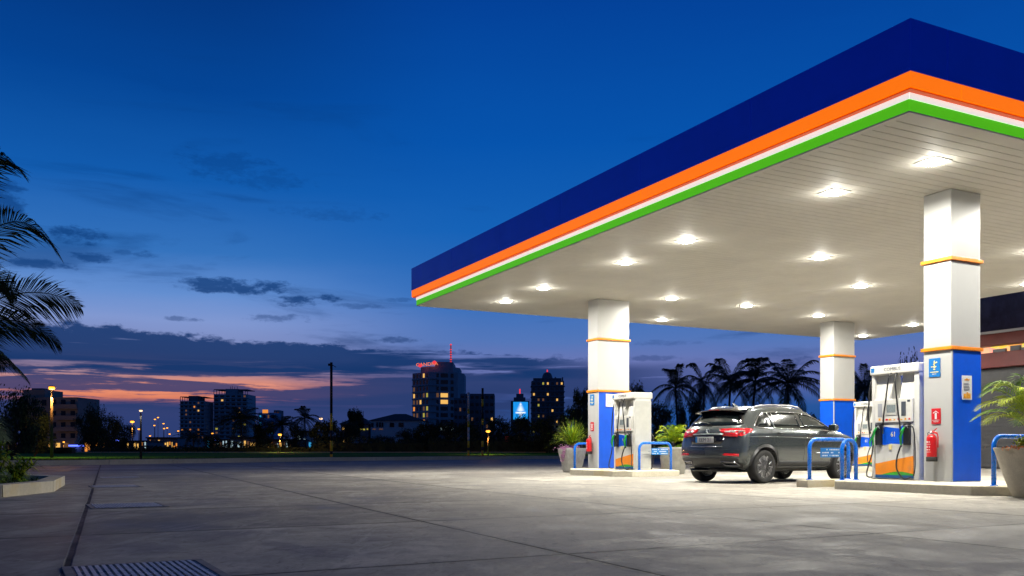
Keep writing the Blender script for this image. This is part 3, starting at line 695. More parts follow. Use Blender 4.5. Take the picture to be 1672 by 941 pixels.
def fuel_pump(label, loc):
    t = empty('fuel_pump', loc, TH, label, 'fuel pump', 'white fuel pumps on the islands')
    D = .22
    # frame: pilasters, plinth, centre body
    b = MB()
    b.box(-D, D, -.53, -.42, .0, 1.98); b.box(-D, D, .46, .53, .0, 1.98)
    b.box(-D+.02, D-.02, -.42, .46, .0, 1.06)
    b.build('cabinet', M['pump_white'], t, bevel=.010)
    sp = MB(); sp.box(-D-.004, D+.004, -.538, -.531, .06, 1.90); sp.build('side_panel', M['pump_grey'], t, bevel=.002)
    MB().box(-D-.045, D+.045, -.545, .545, 1.965, 2.14).build('header', M['pump_white'], t, bevel=.028, seg=3)
    up = MB()
    for a, c_ in ((-.42, -.10), (.10, .46)):
        up.box(-.10, .10, a, c_, 1.50, 1.965)
        # slanted cheeks towards each face
        for s_ in (-1, 1):
            up.add([(s_*.10, a+.0, 1.5), (s_*.10, c_, 1.5), (s_*(D-.02), c_, 1.5), (s_*(D-.02), a, 1.5), (s_*.10, a, 1.94), (s_*.10, c_, 1.94)],
                   [(0, 1, 2, 3), (0, 3, 4), (1, 5, 2), (2, 5, 4, 3)])
    up.build('upper_panel', M['pump_white'], t)
    for s_ in (-1, 1):
        F = s_*D
        def bx(mb, o0, o1, y0, y1, z0, z1):       # offsets outwards from face
            a, c_ = F+s_*o0, F+s_*o1; mb.box(min(a, c_), max(a, c_), y0, y1, z0, z1); return mb
        disp = bx(MB(), -.06, .035, -.41, .44, 1.06, 1.50).build('display_unit', M['pump_white'], t, bevel=.014)
        bx(MB(), .036, .046, -.075, .175, 1.20, 1.42).build('display_bezel', M['pump_grey'], disp, bevel=.004)
        bx(MB(), .047, .050, -.045, .145, 1.25, 1.39).build('screen', M['screen'], disp)
        bx(MB(), .036, .042, .26, .36, 1.17, 1.42).build('keypad', M['grey_ink'], disp, bevel=.003)
        bx(MB(), .036, .044, -.27, -.17, 1.18, 1.44).build('card_reader', M['dark_ink'], disp, bevel=.012)
        bx(MB(), .036, .041, -.36, -.30, 1.43, 1.47).build('badge', M['dark_ink'], disp)
        st_ = MB(); rr = random.Random(3)
        for i in range(9): y0 = -.36+i*.082; bx(MB(), .036, .039, y0, y0+rr.uniform(.025, .06), 1.10, 1.10+rr.uniform(.02, .05)).build('sticker', M['sign_orange' if i % 3 else 'sign_red'], disp)
        lower = bx(MB(), -.019, .006, -.40, .44, .03, .62).build('wave_panel', M['wave'], t, bevel=.003)
        mid = bx(MB(), -.019, .004, -.40, .44, .63, 1.05).build('blue_graphic', M['pump_white'], t)
        g = MB(); pts = [(-.36, .68), (-.10, .66), (.05, .67), (.22, .645), (.33, .66), (.33, .97), (.20, .985), (.0, .96), (-.12, .95), (-.16, 1.0), (-.36, 1.01)]
        pts2 = pts if s_ > 0 else pts
        vs = [(F+s_*.005, a, z_) for a, z_ in pts2]+[(F+s_*.008, a, z_) for a, z_ in pts2]; nn = len(pts)
        g.add(vs, [tuple(range(nn-1, -1, -1)), tuple(range(nn, 2*nn))]+[(i, (i+1) % nn, nn+(i+1) % nn, nn+i) for i in range(nn)])
        g.build('blue_patch', M['blue'], mid)
        rot = (R(90), 0, R(-90)) if s_ < 0 else (R(90), 0, R(90))
        text_mesh('61', .13, M['sign_yellow'], mid, (F+s_*.010, .03, .84), (rot[0], rot[1], rot[2]), 'number', sx=.9)
        tv = bx(MB(), .01, .03, .06, .12, .56, .66); tv.build('seal_tag', M['sign_yellow'], mid, bevel=.006)
        text_mesh('COMBUS', .085, M['dark_ink'], t, (F+s_*.046, .03, 2.055), rot, 'lettering', sx=1.1)
        bx(MB(), .046, .049, .44, .51, 2.02, 2.10).build('blue_badge', M['sign_blue'], t)
        text_mesh('B-07', .028, M['grey_ink'], t, (F+s_*.046, -.45, 2.09), rot, 'lettering')
        for yc in (-.30, .33):
            boot = bx(MB(), .0, .085, yc-.062, yc+.062, .64, 1.04).build('nozzle_holder', M['black'], t, bevel=.012)
            nz = MB()
            X0 = F+s_*.11
            side = 1
            nz.tube([(X0, yc+.085*side, .64), (X0+s_*.01, yc+.095*side, .78), (X0, yc+.06*side, .90), (X0, yc+.01, .97)], [.018, .026, .028, .015], 10)
            nzl = nz.build('nozzle', M['green_plastic'], t)
            MB().tube([(X0, yc+.01, .97), (X0, yc-.03, 1.0), (F+s_*.06, yc-.05, .93)], [.014, .012, .010], 8).build('spout', M['alu'], nzl)
            MB().tube([(X0+s_*.03, yc+.05*side, .90), (X0+s_*.055, yc+.09*side, .80), (X0+s_*.02, yc+.085*side, .68)], .006, 6).build('trigger', M['black'], nzl)
        Xh = F+s_*.075
        def hose(pts, r=.015):
            # smooth through the given points
            P = [Vector(p) for p in pts]; out = []
            for i in range(len(P)-1):
                p0, p1, p2, p3 = P[max(i-1, 0)], P[i], P[i+1], P[min(i+2, len(P)-1)]
                for j in range(6):
                    q = j/6; out.append(.5*((2*p1)+(-p0+p2)*q+(2*p0-5*p1+4*p2-p3)*q*q+(-p0+3*p1-3*p2+p3)*q**3))
            out.append(P[-1]); MB().tube(out, r, 8).build('hose', M['hose'], t)
        hose([(F+s_*.03, .06, 1.985), (Xh+s_*.02, .08, 1.85), (Xh+s_*.01, .14, 1.50), (Xh, .20, 1.20), (Xh+s_*.01, .21, .85)])
        hose([(F+s_*.03, -.07, 1.985), (Xh+s_*.02, -.08, 1.8), (Xh+s_*.01, -.11, 1.4), (Xh, -.17, .95), (Xh, -.19, .60)])
        hose([(F+s_*.11, .415, .64), (Xh+s_*.05, .44, .45), (Xh+s_*.06, .54, .16), (Xh+s_*.04, .55, .05), (Xh, .46, .03)])
        hose([(F+s_*.11, -.215, .64), (Xh+s_*.08, -.16, .42), (Xh+s_*.09, -.16, .20), (Xh+s_*.06, -.28, .03), (Xh+s_*.02, -.42, .05)])
        hose([(F-s_*.03, .54, 1.9), (F, .575, 1.7), (F+s_*.03, .585, 1.2), (F+s_*.06, .52, .86)])
        hose([(F+s_*.08, -.33, 1.0), (Xh+s_*.02, -.46, .96), (Xh+s_*.02, -.50, .7), (Xh+s_*.01, -.50, .25), (Xh, -.46, .08)], .012)
    # the single lifted hose on the outside end
    MB().box(-.10, .10, .531, .55, 1.0, 1.9).build('hose_guide', M['alu'], t, bevel=.004)
    return t
P1 = fuel_pump('near fuel pump between the car and the near column', stn(3.9+.22, 3.02+.53, .15))
def clone(o, label, loc):
    c_ = copy_tree(o); c_.location = loc; c_['label'] = label; return c_
P2 = clone(P1, 'far fuel pump standing right of the left column', stn(4.22+.27, 12.35+.53, .15))
P2.scale = (1.18, 1, 1.0)
P3 = clone(P1, 'back fuel pump partly hidden behind the near pump', stn(14.0, 12.9, .15))
for P_ in (P1,): P_.scale = (.85, 1, 1)

# ================================================================ PLANTS
def blade(mb, root, d, L, w, lift, droop, seg=5, m=0):
    """one long arching leaf: d = horizontal direction"""
    side = Vector((-d.y, d.x, 0)); pts = []
    for i in range(seg+1):
        t_ = i/seg; p = root + d*(L*math.cos(lift)*t_) + Vector((0, 0, 1))*(L*math.sin(lift)*t_ - droop*L*t_*t_)
        ww = w*(1-t_)**.7*(.5+.5*min(1, t_*4)) if i < seg else 0
        pts.append((p, ww))
    b = len(mb.v)
    for p, ww in pts: mb.v.append(tuple(p-side*ww)); mb.v.append(tuple(p+side*ww))
    for i in range(seg): mb.f.append((b+2*i, b+2*i+1, b+2*i+3, b+2*i+2)); mb.mi.append(m); mb.sm.append(True)
def frond(mb, root, ctrl, tip, leaf, n=34, w=.02, r=.018, droop=.35, m=0, ms=None, rnd=None, vshape=.35, start=.12, roll=0.0):
    rnd = rnd or random.Random(1)
    root, ctrl, tip = Vector(root), Vector(ctrl), Vector(tip)
    rach = arcpts(root, ctrl, tip, 14)
    mb.tube(rach, [r*(1-.85*i/14) for i in range(15)], 5, m if ms is None else ms)
    for i in range(n):
        t_ = start+(1-start)*(i+.5)/n
        p = root*(1-t_)**2+ctrl*2*t_*(1-t_)+tip*t_*t_
        T_ = ((ctrl-root)*(1-t_)+(tip-ctrl)*t_).normalized()
        S_ = T_.cross(Vector((0, 0, 1)))
        if S_.length < .05: S_ = Vector((1, 0, 0))
        S_.normalize(); N_ = S_.cross(T_).normalized(); S_, N_ = S_*math.cos(roll)+N_*math.sin(roll), N_*math.cos(roll)-S_*math.sin(roll)
        L = leaf*(math.sin(math.pi*min(1, (t_*.80+.17)))**.8)*rnd.uniform(.88, 1.1)
        fw = .45+.75*t_
        for s_ in (-1, 1):
            d = (S_*s_+T_*fw*rnd.uniform(.85, 1.15)+N_*vshape).normalized()
            p1 = p+d*L*.5+Vector((0, 0, -droop*L*.16)); p2 = p+d*L*rnd.uniform(.86, 1.0)+Vector((0, 0, -droop*L*rnd.uniform(.6, 1.1)))
            ww = w*rnd.uniform(.8, 1.2); q = T_*ww
            mb.add([p-q*.5, p+q*.5, p1+q, p1-q, p2], [(0, 1, 2, 3), (3, 2, 4)], m)
def pot_round(t, prof, m, n=32, ph=0.0):
    MB().lathe(prof, n, (0, 0, 0), ph=ph, smooth=(n > 12)).build('pot', m, t, bevel=.01 if n < 12 else 0)
def petals(mb, c_, r, n, rnd, s=.02):
    for i in range(n):
        p = Vector(c_)+Vector((rnd.gauss(0, 1)*r[0], rnd.gauss(0, 1)*r[1], rnd.gauss(0, 1)*r[2]))
        a = Vector((rnd.uniform(-1, 1), rnd.uniform(-1, 1), rnd.uniform(-1, 1))).normalized()*s; b_ = a.cross(Vector((rnd.uniform(-1, 1), rnd.uniform(-1, 1), rnd.uniform(-1, 1)))).normalized()*s
        mb.add([p-a, p-b_, p+a, p+b_], [(0, 1, 2, 3)])
# left pot: eight sided, spiky grass, pink trailing flowers
def pot_left():
    rnd = random.Random(11); L = bearing(934, 28.4)
    t = empty('potted_grass', L, 0, 'pale faceted pot of spiky grass and pink flowers left of the left column', 'potted plant')
    pot_round(t, [(.001, 0), (.27, 0), (.30, .02), (.47, .68), (.47, .76), (.41, .76), (.40, .70), (.001, .70)], M['pot_pale'], 8, .39)
    MB().lathe([(.001, .715), (.38, .715), (.38, .70)], 16).build('soil', M['soil'], t)
    g = MB()
    for i in range(420):
        a = rnd.uniform(0, 6.283); lift = R(rnd.uniform(18, 88)); r0 = rnd.uniform(0, .07)
        d = Vector((math.cos(a), math.sin(a), 0)); blade(g, Vector((d.x*r0, d.y*r0, .80+rnd.uniform(0, .16))), d, rnd.uniform(.75, 1.15), .011, lift, rnd.uniform(.18, .55), 5, rnd.randrange(2))
    g.build('foliage', [M['leafy_green'], M['leafy_yellow']], t)
    MB().tube([(0, 0, .70), (0, 0, .95)], [.07, .05], 10).build('stem', M['bark'], t)
    f = MB()
    petals(f, (-.05, -.25, .78), (.17, .08, .035), 500, rnd, .016)
    for i in range(9): petals(f, (-.24+rnd.uniform(-.05, .09), -.40+.02*i, .74-i*.045), (.05, .015, .02), 70, rnd, .014)
    f.build('flowers', M['flower_pink'], t)
pot_left()
def pot_mid():
    rnd = random.Random(12); L = stn(6.35, 13.45)
    t = empty('potted_palm', L, 0, 'pale pot with small bright palm behind the far pump hoop', 'potted plant')
    pot_round(t, [(.001, 0), (.30, 0), (.33, .02), (.42, .70), (.45, .72), (.45, .78), (.39, .78), (.38, .72), (.001, .72)], M['pot_pale'], 28)
    MB().lathe([(.001, .735), (.375, .735), (.375, .72)], 16).build('soil', M['soil'], t)
    g = MB()
    for i in range(30):
        a = rnd.uniform(0, 6.283); e = rnd.uniform(.15, 1.0); Ln = rnd.uniform(.55, .85)
        d = Vector((math.cos(a), math.sin(a), 0)); tip = d*Ln*(.45+.6*(1-e)) + Vector((0, 0, .88+.55*e-.06))
        frond(g, (0, 0, .86), d*Ln*.35+Vector((0, 0, 1.05+.5*e)), tip, .30, 30, .0075, .007, .35, i % 2, rnd=rnd, vshape=.2)
    g.build('foliage', [M['leafy_yellow'], M['leafy_green']], t)
    MB().tube([(0, 0, .72), (0, 0, .98)], [.07, .05], 10).build('stem', M['bark'], t)
    f = MB(); petals(f, (.22, -.12, .80), (.08, .08, .03), 260, rnd, .018); petals(f, (-.2, -.15, .79), (.1, .06, .02), 160, rnd, .016); f.build('undergrowth', M['leafy_green'], t)
pot_mid()
def pot_right():
    rnd = random.Random(13); L = bearing(1688, 13.15)
    t = empty('potted_palm', L, 0, 'large weathered concrete pot with arching palm at the right edge', 'potted plant')
    pot_round(t, [(.001, 0), (.24, 0), (.27, .01), (.36, .22), (.44, .46), (.50, .66), (.525, .72), (.53, .735), (.49, .735), (.47, .68), (.001, .67)], M['pot'], 48)
    MB().lathe([(.001, .695), (.475, .695), (.475, .67)], 24).build('soil', M['soil'], t)
    g = MB(); base = Vector((.0, .0, 1.0))
    specs = [(-.95, -.1, .52, .75), (-.85, .2, .30, .70), (-.72, -.35, .62, .85), (-.80, .05, .85, .9), (-.45, .3, 1.0, .9), (-.55, -.5, .15, .6), (-.25, -.6, .75, .9), (.2, -.6, .6, .9), (.7, -.2, .5, .9), (.85, .3, .8, .9), (.3, .6, .9, .9), (-.1, .2, 1.15, .9), (.9, 0, .3, .9), (-.68, .15, 1.02, .8), (-.92, -.25, .18, .6)]
    for i, (dx, dy, dz, q) in enumerate(specs):
        tip = base+Vector((dx*.95, dy, dz*.62-.05)); c_ = base+Vector((dx*.38, dy*.4, dz*.62+.30))
        frond(g, base+Vector((rnd.uniform(-.03, .03), rnd.uniform(-.03, .03), -.1)), c_, tip, .36, 34, .0075, .009, .40, i % 2, ms=2, rnd=rnd, start=.22)
    g.build('foliage', [M['leafy_yellow'], M['leafy_green'], M['leafy_yellow']], t)
    s_ = MB()
    for a, b_ in ((-.03, 0), (.04, .03), (.0, -.04)): s_.tube([(a*2, b_*2, .66), (a, b_, 1.0)], [.030, .018], 8)
    s_.build('stem', M['bark'], t)
    f = MB(); petals(f, (-.2, -.22, .725), (.12, .10, .014), 900, rnd, .013); petals(f, (.1, -.25, .725), (.14, .08, .014), 500, rnd, .013); f.build('flowers', M['flower_orange'], t)
    f = MB(); petals(f, (-.22, -.10, .80), (.05, .05, .05), 220, rnd, .014); f.build('undergrowth', M['leafy_yellow'], t)
pot_right()

# ================================================================ PLANTER BED (left)
bedp = [(-9.2, 12.2), (-7.52, 13.35), (-7.68, 15.15), (-8.95, 18.1), (-10.2, 19.2), (-14, 19.2), (-14, 12.2)]
bed = empty('planter_bed', (0, 0, 0), 0, 'low concrete edged planter bed with green plants at the left edge', 'planter')
def inset(P, d):
    out = []
    n_ = len(P)
    for i in range(n_):
        a, b_, c_ = Vector(P[i-1]), Vector(P[i]), Vector(P[(i+1) % n_])
        e1 = (b_-a).normalized(); e2 = (c_-b_).normalized(); n1_ = Vector((-e1.y, e1.x)); n2_ = Vector((-e2.y, e2.x)); bi = (n1_+n2_).normalized()
        out.append(tuple(b_+bi*d/max(.3, bi.dot(n1_))))
    return out
inn = inset(bedp, .28); ed = MB()
for i in range(len(bedp)):
    j = (i+1) % len(bedp); a, b_, c_, d = map(Vector, (bedp[i], bedp[j], inn[j], inn[i]))
    nseg = 1 if i in (1, 3) else 2
    for s_ in range(nseg):
        f0, f1 = s_/nseg+.003, (s_+1)/nseg-.003
        ed.prism([tuple(a.lerp(b_, f0)), tuple(a.lerp(b_, f1)), tuple(d.lerp(c_, f1)), tuple(d.lerp(c_, f0))], -.02, .185)
ed.build('kerb_edge', M['kerb'], bed, bevel=.012)
MB().add([(a, b_, .10) for a, b_ in inn], [tuple(range(len(inn)))]).build('soil', M['soil'], bed)
rnd = random.Random(21); gc = MB()
for i in range(2600):
    x = rnd.uniform(-13.6, -8.0); y = rnd.uniform(12.6, 18.9)
    if x > -8.15-(max(0, y-15.1))*.43 or (y < 13.7 and x > -8.4 and y < 13.75): continue
    a = rnd.uniform(0, 6.283); d = Vector((math.cos(a), math.sin(a), 0)); blade(gc, Vector((x, y, .10)), d, rnd.uniform(.10, .22), .010, R(rnd.uniform(40, 80)), .4, 3, i % 2)
gc.build('ground_cover', [M['leafy_green'], M['leaf_mid']], bed); bpy.data.objects['ground_cover']['kind'] = 'stuff'
def shrub(x, y, h, label, seed, n=9, spread=.3):
    rnd = random.Random(seed); t = empty('shrub', (x, y, .09), 0, label, 'shrub', 'young shrubs in the planter bed')
    s_ = MB(); l = MB()
    for i in range(n):
        a = rnd.uniform(0, 6.283); sp = rnd.uniform(.2, 1)*spread; hh = h*rnd.uniform(.55, 1)
        pts = arcpts((0, 0, 0), (math.cos(a)*sp*.3, math.sin(a)*sp*.3, hh*.6), (math.cos(a)*sp, math.sin(a)*sp, hh), 6)
        s_.tube(pts, [.011*(1-.1*q) for q in range(7)], 5)
        for q in range(30):
            f = rnd.uniform(.15, 1); p = pts[min(6, int(f*6))]; b_ = rnd.uniform(0, 6.283); d = Vector((math.cos(b_), math.sin(b_), 0))
            blade(l, p, d, rnd.uniform(.15, .32), .021, R(rnd.uniform(-5, 60)), rnd.uniform(.2, .7), 4, rnd.randrange(2))
    s_.build('stem', M['bark'], t); l.build('foliage', [M['leafy_green'], M['leafy_yellow']], t); return t
shrub(-8.75, 15.3, .85, 'taller leafy shrub near the planter corner', 31, 18, .34)
shrub(-9.45, 15.6, .62, 'bushy low shrub left of the taller shrub, at the picture edge', 32, 18, .40)
shrub(-9.35, 17.1, .50, 'small dark shrub at the back of the planter', 33, 14, .36)

# ================================================================ NEAR PALM (fronds reach in from the left)
def near_palm():
    rnd = random.Random(41); Yp = 15.6
    def P(px, py, dy=0.0): return Vector(((px-CX)/FPX*(Yp+dy), Yp+dy, CAMZ+(HY-py)/FPX*(Yp+dy)))
    root = P(-150, 590)
    t = empty('palm_tree', (root.x, root.y, .09), 0, 'near palm whose dark fronds reach in at the left edge', 'tree')
    def L(v): return v-Vector((root.x, root.y, .09))
    MB().tube([(.25, .1, 0), (.12, .05, 1.0), (.03, 0, 2.2), L(root)], [.17, .13, .11, .10], 14).build('trunk', M['bark'], t)
    fr_ = [((-60, 150), (40, 288), -.6), ((0, 245), (100, 422), -.3), ((20, 425), (132, 502), 0.1), ((10, 470), (98, 564), .3), ((-30, 520), (42, 618), -.5), ((-40, 390), (28, 484), .9),
           ((-70, 620), (10, 720), .2), ((-80, 500), (8, 600), 1.1), ((-230, 180), (-330, 300), 0), ((-300, 330), (-430, 450), .4), ((-260, 450), (-400, 620), -.6), ((-160, 200), (-160, 240), 1.6), ((-150, 300), (-120, 420), -2.3), ((-200, 300), (-260, 380), 2.2), ((-100, 300), (-20, 420), 2.0)]
    f = MB()
    for fi, (c_, tp, dy) in enumerate(fr_):
        frond(f, L(root), L(P(*c_, dy*.5)), L(P(*tp, dy)), .80, 100, .014, .022, .34, 0, rnd=rnd, start=.10, vshape=.12, roll=[.4, .45, .95, .6, .5, .6, -.4, .5][fi % 8])
    f.build('crown', M['palm_dark'], t)
near_palm()
# ================================================================ PARKED CAR
M['car_paint'] = mat('car_paint_grey', (.070, .083, .088), .24, .5, var=.03, coat=1.0, rvar=.02)
M['car_lower'] = mat('car_lower_cladding', (.022, .023, .025), .42, var=.1)
M['car_glass'] = mat('car_dark_glass', (.012, .017, .017), .13, var=.1, coat=.2, rvar=.01)
M['car_black'] = mat('car_gloss_black', (.008, .008, .009), .14, var=.1, coat=.5)
M['seam'] = mat('panel_gap', (.004, .004, .004), .8)
M['tail_red'] = mat('tail_lamp_red', (.50, .006, .012), .12, var=.15, scale=30, coat=.3, emit=(1, .01, .02), es=.03)
M['tail_clear'] = mat('tail_lamp_clear', (.22, .16, .16), .25, var=.5, scale=50, coat=.2)
M['rim'] = mat('alloy_rim', (.62, .62, .63), .30, .7, var=.05)
M['rim_dark'] = mat('wheel_inner_dark', (.010, .010, .011), .5)
M['plate'] = mat('number_plate', (.60, .60, .60), .4)

def car():
    ang = math.atan2(.6, .8)+R(-1.5)
    hd = Vector((math.cos(ang), math.sin(ang), 0)); rt = Vector((hd.y, -hd.x, 0))
    # ground point under the rear right wheel
    rw = bearing(1243, 19.0); org = rw + hd*1.36 - rt*.80
    t = empty('parked_car', org, ang, 'dark grey five door sport utility car parked between the pump islands', 'car')
    ZK = [.27, .45, .74, 1.00, 1.14, 1.53, 1.615]; WK = [.82, .895, .925, .925, .875, .71, .60]
    S = [  # X per level, W per level, Z per level, curvature
        ([-2.10, -2.25, -2.24, -2.16, -2.10, -1.80, -1.70], [.66, .79, .82, .80, .76, .60, .52], [.36, .46, .74, 1.02, 1.16, 1.50, 1.565], .16),
        ([-1.96, -2.09, -2.09, -2.00, -1.93, -1.66, -1.56], [.80, .885, .905, .90, .85, .66, .56], [.30, .45, .74, 1.02, 1.16, 1.515, 1.59], .10),
        ([-1.75, -1.80, -1.80, -1.75, -1.68, -1.42, -1.35], [.82, .90, .925, .92, .875, .695, .59], [.27, .45, .74, 1.01, 1.155, 1.525, 1.61], .04),
        ([-1.30]*3+[-1.28, -1.25, -1.10, -1.05], [.82, .90, .935, .93, .88, .705, .60], [.27, .45, .74, 1.00, 1.15, 1.53, 1.63], 0),
        ([-.60]*7, [.82, .895, .920, .925, .88, .715, .61], [.27, .45, .74, 1.00, 1.14, 1.54, 1.645], 0),
        ([0]*5+[-.05, -.08], WK, [.27, .45, .74, .995, 1.13, 1.535, 1.645], 0),
        ([.55]*4+[.50, .26, .20], WK, [.27, .45, .74, .99, 1.12, 1.50, 1.62], 0),
        ([.90]*4+[.86, .66, .62], [.82, .895, .925, .925, .88, .77, .66], [.27, .45, .74, .985, 1.11, 1.33, 1.43], 0),
        ([1.15]*4+[1.14, 1.08, 1.04], [.82, .90, .93, .93, .885, .83, .75], [.27, .45, .74, .98, 1.09, 1.145, 1.19], 0),
        ([1.55]*7, [.82, .90, .935, .925, .87, .79, .69], [.27, .45, .72, .95, 1.04, 1.075, 1.095], -.02),
        ([1.92, 1.95, 1.96, 1.95, 1.93, 1.90, 1.88], [.80, .88, .91, .895, .83, .74, .62], [.28, .45, .68, .89, .975, 1.01, 1.025], -.06),
        ([2.10, 2.22, 2.25, 2.21, 2.14, 2.08, 2.04], [.62, .72, .76, .76, .72, .66, .56], [.32, .45, .66, .84, .91, .935, .945], -.16)]
    J = 4; NI, NK = len(S), 7; idx = {}; vs = []; fs = []
    def vid(i, j, k_):
        key = (i, j, k_)
        if key not in idx:
            X_, W_, Z_, cu = S[i]; f = j/J
            x = X_[k_]+cu*f*f; y = W_[k_]*f; z = Z_[k_]
            if k_ == 6: z += (.035 if 1 <= i <= 6 else .028)*(1-f*f)
            if k_ == 0: z -= 0
            idx[key] = len(vs); vs.append((x, y, z))
        return idx[key]
    for i in range(NI-1):
        for k_ in range(NK-1):
            for j, flip in ((J, False), (-J, True)):
                q = (vid(i, j, k_), vid(i, j, k_+1), vid(i+1, j, k_+1), vid(i+1, j, k_)); fs.append(q if not flip else q[::-1])
        for j in range(-J, J):
            q = (vid(i, j, NK-1), vid(i+1, j, NK-1), vid(i+1, j+1, NK-1), vid(i, j+1, NK-1)); fs.append(q)
            q = (vid(i, j, 0), vid(i, j+1, 0), vid(i+1, j+1, 0), vid(i+1, j, 0)); fs.append(q)
    for i, flip in ((0, False), (NI-1, True)):
        for k_ in range(NK-1):
            for j in range(-J, J):
                q = (vid(i, j, k_), vid(i, j, k_+1), vid(i, j+1, k_+1), vid(i, j+1, k_)); fs.append(q if not flip else q[::-1])
    mb = MB(); mb.add(vs, fs, 0, True); body = mb.build('body', [M['car_paint'], M['rim_dark']], t)
    bm = bmesh.new(); bm.from_mesh(body.data); bmesh.ops.recalc_face_normals(bm, faces=bm.faces); bm.to_mesh(body.data); bm.free()
    ss = body.modifiers.new('s', 'SUBSURF'); ss.levels = 3; ss.render_levels = 3
    bpy.context.view_layer.update(); dg = bpy.context.evaluated_depsgraph_get()
    me = bpy.data.meshes.new_from_object(body.evaluated_get(dg)); body.modifiers.clear(); body.data = me
    bvh = BVHTree.FromPolygons([v_.co.copy() for v_ in me.vertices], [tuple(p.vertices) for p in me.polygons])
    # wheel wells
    for wx in (-1.36, 1.34):
        for sy in (-1, 1):
            c_ = MB(); c_.lathe([(.001, 0), (.405, 0), (.405, .6), (.001, .6)], 40, (wx, sy*.98-.30+(-.30 if sy > 0 else .30)-0, .36), axis='y')
            y0 = .56 if sy > 0 else -1.16
            for q, p in enumerate(c_.v): c_.v[q] = (p[0], y0+(p[1]-(sy*.98-.30+(-.30 if sy > 0 else .30))), p[2])
            co = c_.build('cutter', M['rim_dark'], t)
            bm = bmesh.new(); bm.from_mesh(co.data); bmesh.ops.remove_doubles(bm, verts=bm.verts, dist=.002); bmesh.ops.recalc_face_normals(bm, faces=bm.faces); bm.to_mesh(co.data); bm.free()
            bo = body.modifiers.new('b', 'BOOLEAN'); bo.operation = 'DIFFERENCE'; bo.object = co; bo.solver = 'EXACT'; bo.material_mode = 'TRANSFER'
            bpy.context.view_layer.update(); dg = bpy.context.evaluated_depsgraph_get()
            me = bpy.data.meshes.new_from_object(body.evaluated_get(dg)); body.modifiers.clear(); body.data = me
            bpy.data.objects.remove(co)
    def hit(p, axis, s_):
        if axis == 'y': o_, d_ = Vector((p[0], s_*3, p[1])), Vector((0, -s_, 0))
        elif axis == 'x': o_, d_ = Vector((s_*4, p[0], p[1])), Vector((-s_, 0, 0))
        else: o_, d_ = Vector((p[0], p[1], 3)), Vector((0, 0, -1))
        r = bvh.ray_cast(o_, d_)
        if r[0] is None:
            r = bvh.find_nearest(o_+d_*(2.2 if axis != 'x' else 2))
        n_ = r[1]
        if n_.dot(d_) > 0: n_ = -n_
        return r[0], n_
    def panel(name, poly, axis, s_, m, off=.004, step=.09, parent=None, thick=.012):
        bm = bmesh.new(); f = bm.faces.new([bm.verts.new((a, b_, 0)) for a, b_ in poly])
        xs = [p[0] for p in poly]; ys = [p[1] for p in poly]
        for ax, lo, hi in ((0, min(xs), max(xs)), (1, min(ys), max(ys))):
            q = lo+step
            while q < hi-1e-4:
                co = Vector((q, 0, 0)) if ax == 0 else Vector((0, q, 0)); no = Vector((1, 0, 0)) if ax == 0 else Vector((0, 1, 0))
                bmesh.ops.bisect_plane(bm, geom=bm.verts[:]+bm.edges[:]+bm.faces[:], plane_co=co, plane_no=no); q += step
        bmesh.ops.triangulate(bm, faces=[f for f in bm.faces if len(f.verts) > 4])
        for v_ in bm.verts:
            p, n_ = hit((v_.co.x, v_.co.y), axis, s_); v_.co = p+n_*off
        bmesh.ops.recalc_face_normals(bm, faces=bm.faces)
        bm.faces.ensure_lookup_table()
        if len(bm.faces):
            f0 = max(bm.faces, key=lambda f: f.calc_area()); c_ = f0.calc_center_median(); q = Vector((0, 0, .8))
            if f0.normal.dot(c_-q) < 0: bmesh.ops.reverse_faces(bm, faces=bm.faces)
        for f in bm.faces: f.smooth = True
        me_ = bpy.data.meshes.new(name); bm.to_mesh(me_); bm.free(); me_.materials.append(m)
        o = bpy.data.objects.new(name, me_); COL.objects.link(o); o.parent = parent or t
        so = o.modifiers.new('solid', 'SOLIDIFY'); so.thickness = thick; so.offset = -1
        return o
    def along(poly, axis, s_, off=.004, step=.06, closed=False):
        P = list(poly)+([poly[0]] if closed else []); out = []
        for i in range(len(P)-1):
            a, b_ = Vector(P[i]), Vector(P[i+1]); n_ = max(1, int((b_-a).length/step))
            for j in range(n_): q = a.lerp(b_, j/n_); p, nn = hit((q.x, q.y), axis, s_); out.append(p+nn*off)
        p, nn = hit(P[-1], axis, s_); out.append(p+nn*off); return out
    def seam(poly, axis, s_, r=.0045, m=None, parent=None, name='seam', off=-.001, closed=False):
        return MB().tube(along(poly, axis, s_, off, closed=closed), r, 6).build(name, m or M['seam'], parent or t)
    # glass house
    dlo = [(-1.60, 1.175), (-1.50, 1.165), (-.6, 1.155), (.3, 1.145), (.98, 1.125), (1.0, 1.14), (.80, 1.27), (.55, 1.39), (.30, 1.465), (.0, 1.50), (-.5, 1.512), (-1.05, 1.498), (-1.26, 1.47), (-1.40, 1.41), (-1.56, 1.27), (-1.63, 1.20)]
    for s_ in (-1, 1):
        sur = panel('window_surround', dlo, 'y', s_, M['car_black'], .003)
        panel('quarter_window', [(-1.54, 1.19), (-1.20, 1.18), (-1.16, 1.46), (-1.25, 1.452), (-1.38, 1.39), (-1.53, 1.25)], 'y', s_, M['car_glass'], .007)
        panel('rear_window', [(-1.12, 1.18), (-.12, 1.17), (-.20, 1.485), (-.6, 1.492), (-1.02, 1.478), (-1.10, 1.3)], 'y', s_, M['car_glass'], .007)
        panel('front_window', [(.0, 1.168), (.90, 1.15), (.74, 1.27), (.52, 1.375), (.30, 1.44), (.10, 1.475), (-.06, 1.48)], 'y', s_, M['car_glass'], .007)
        MB().tube(along(dlo, 'y', s_, .010, closed=True), .0085, 6).build('window_trim', M['chrome'], t)
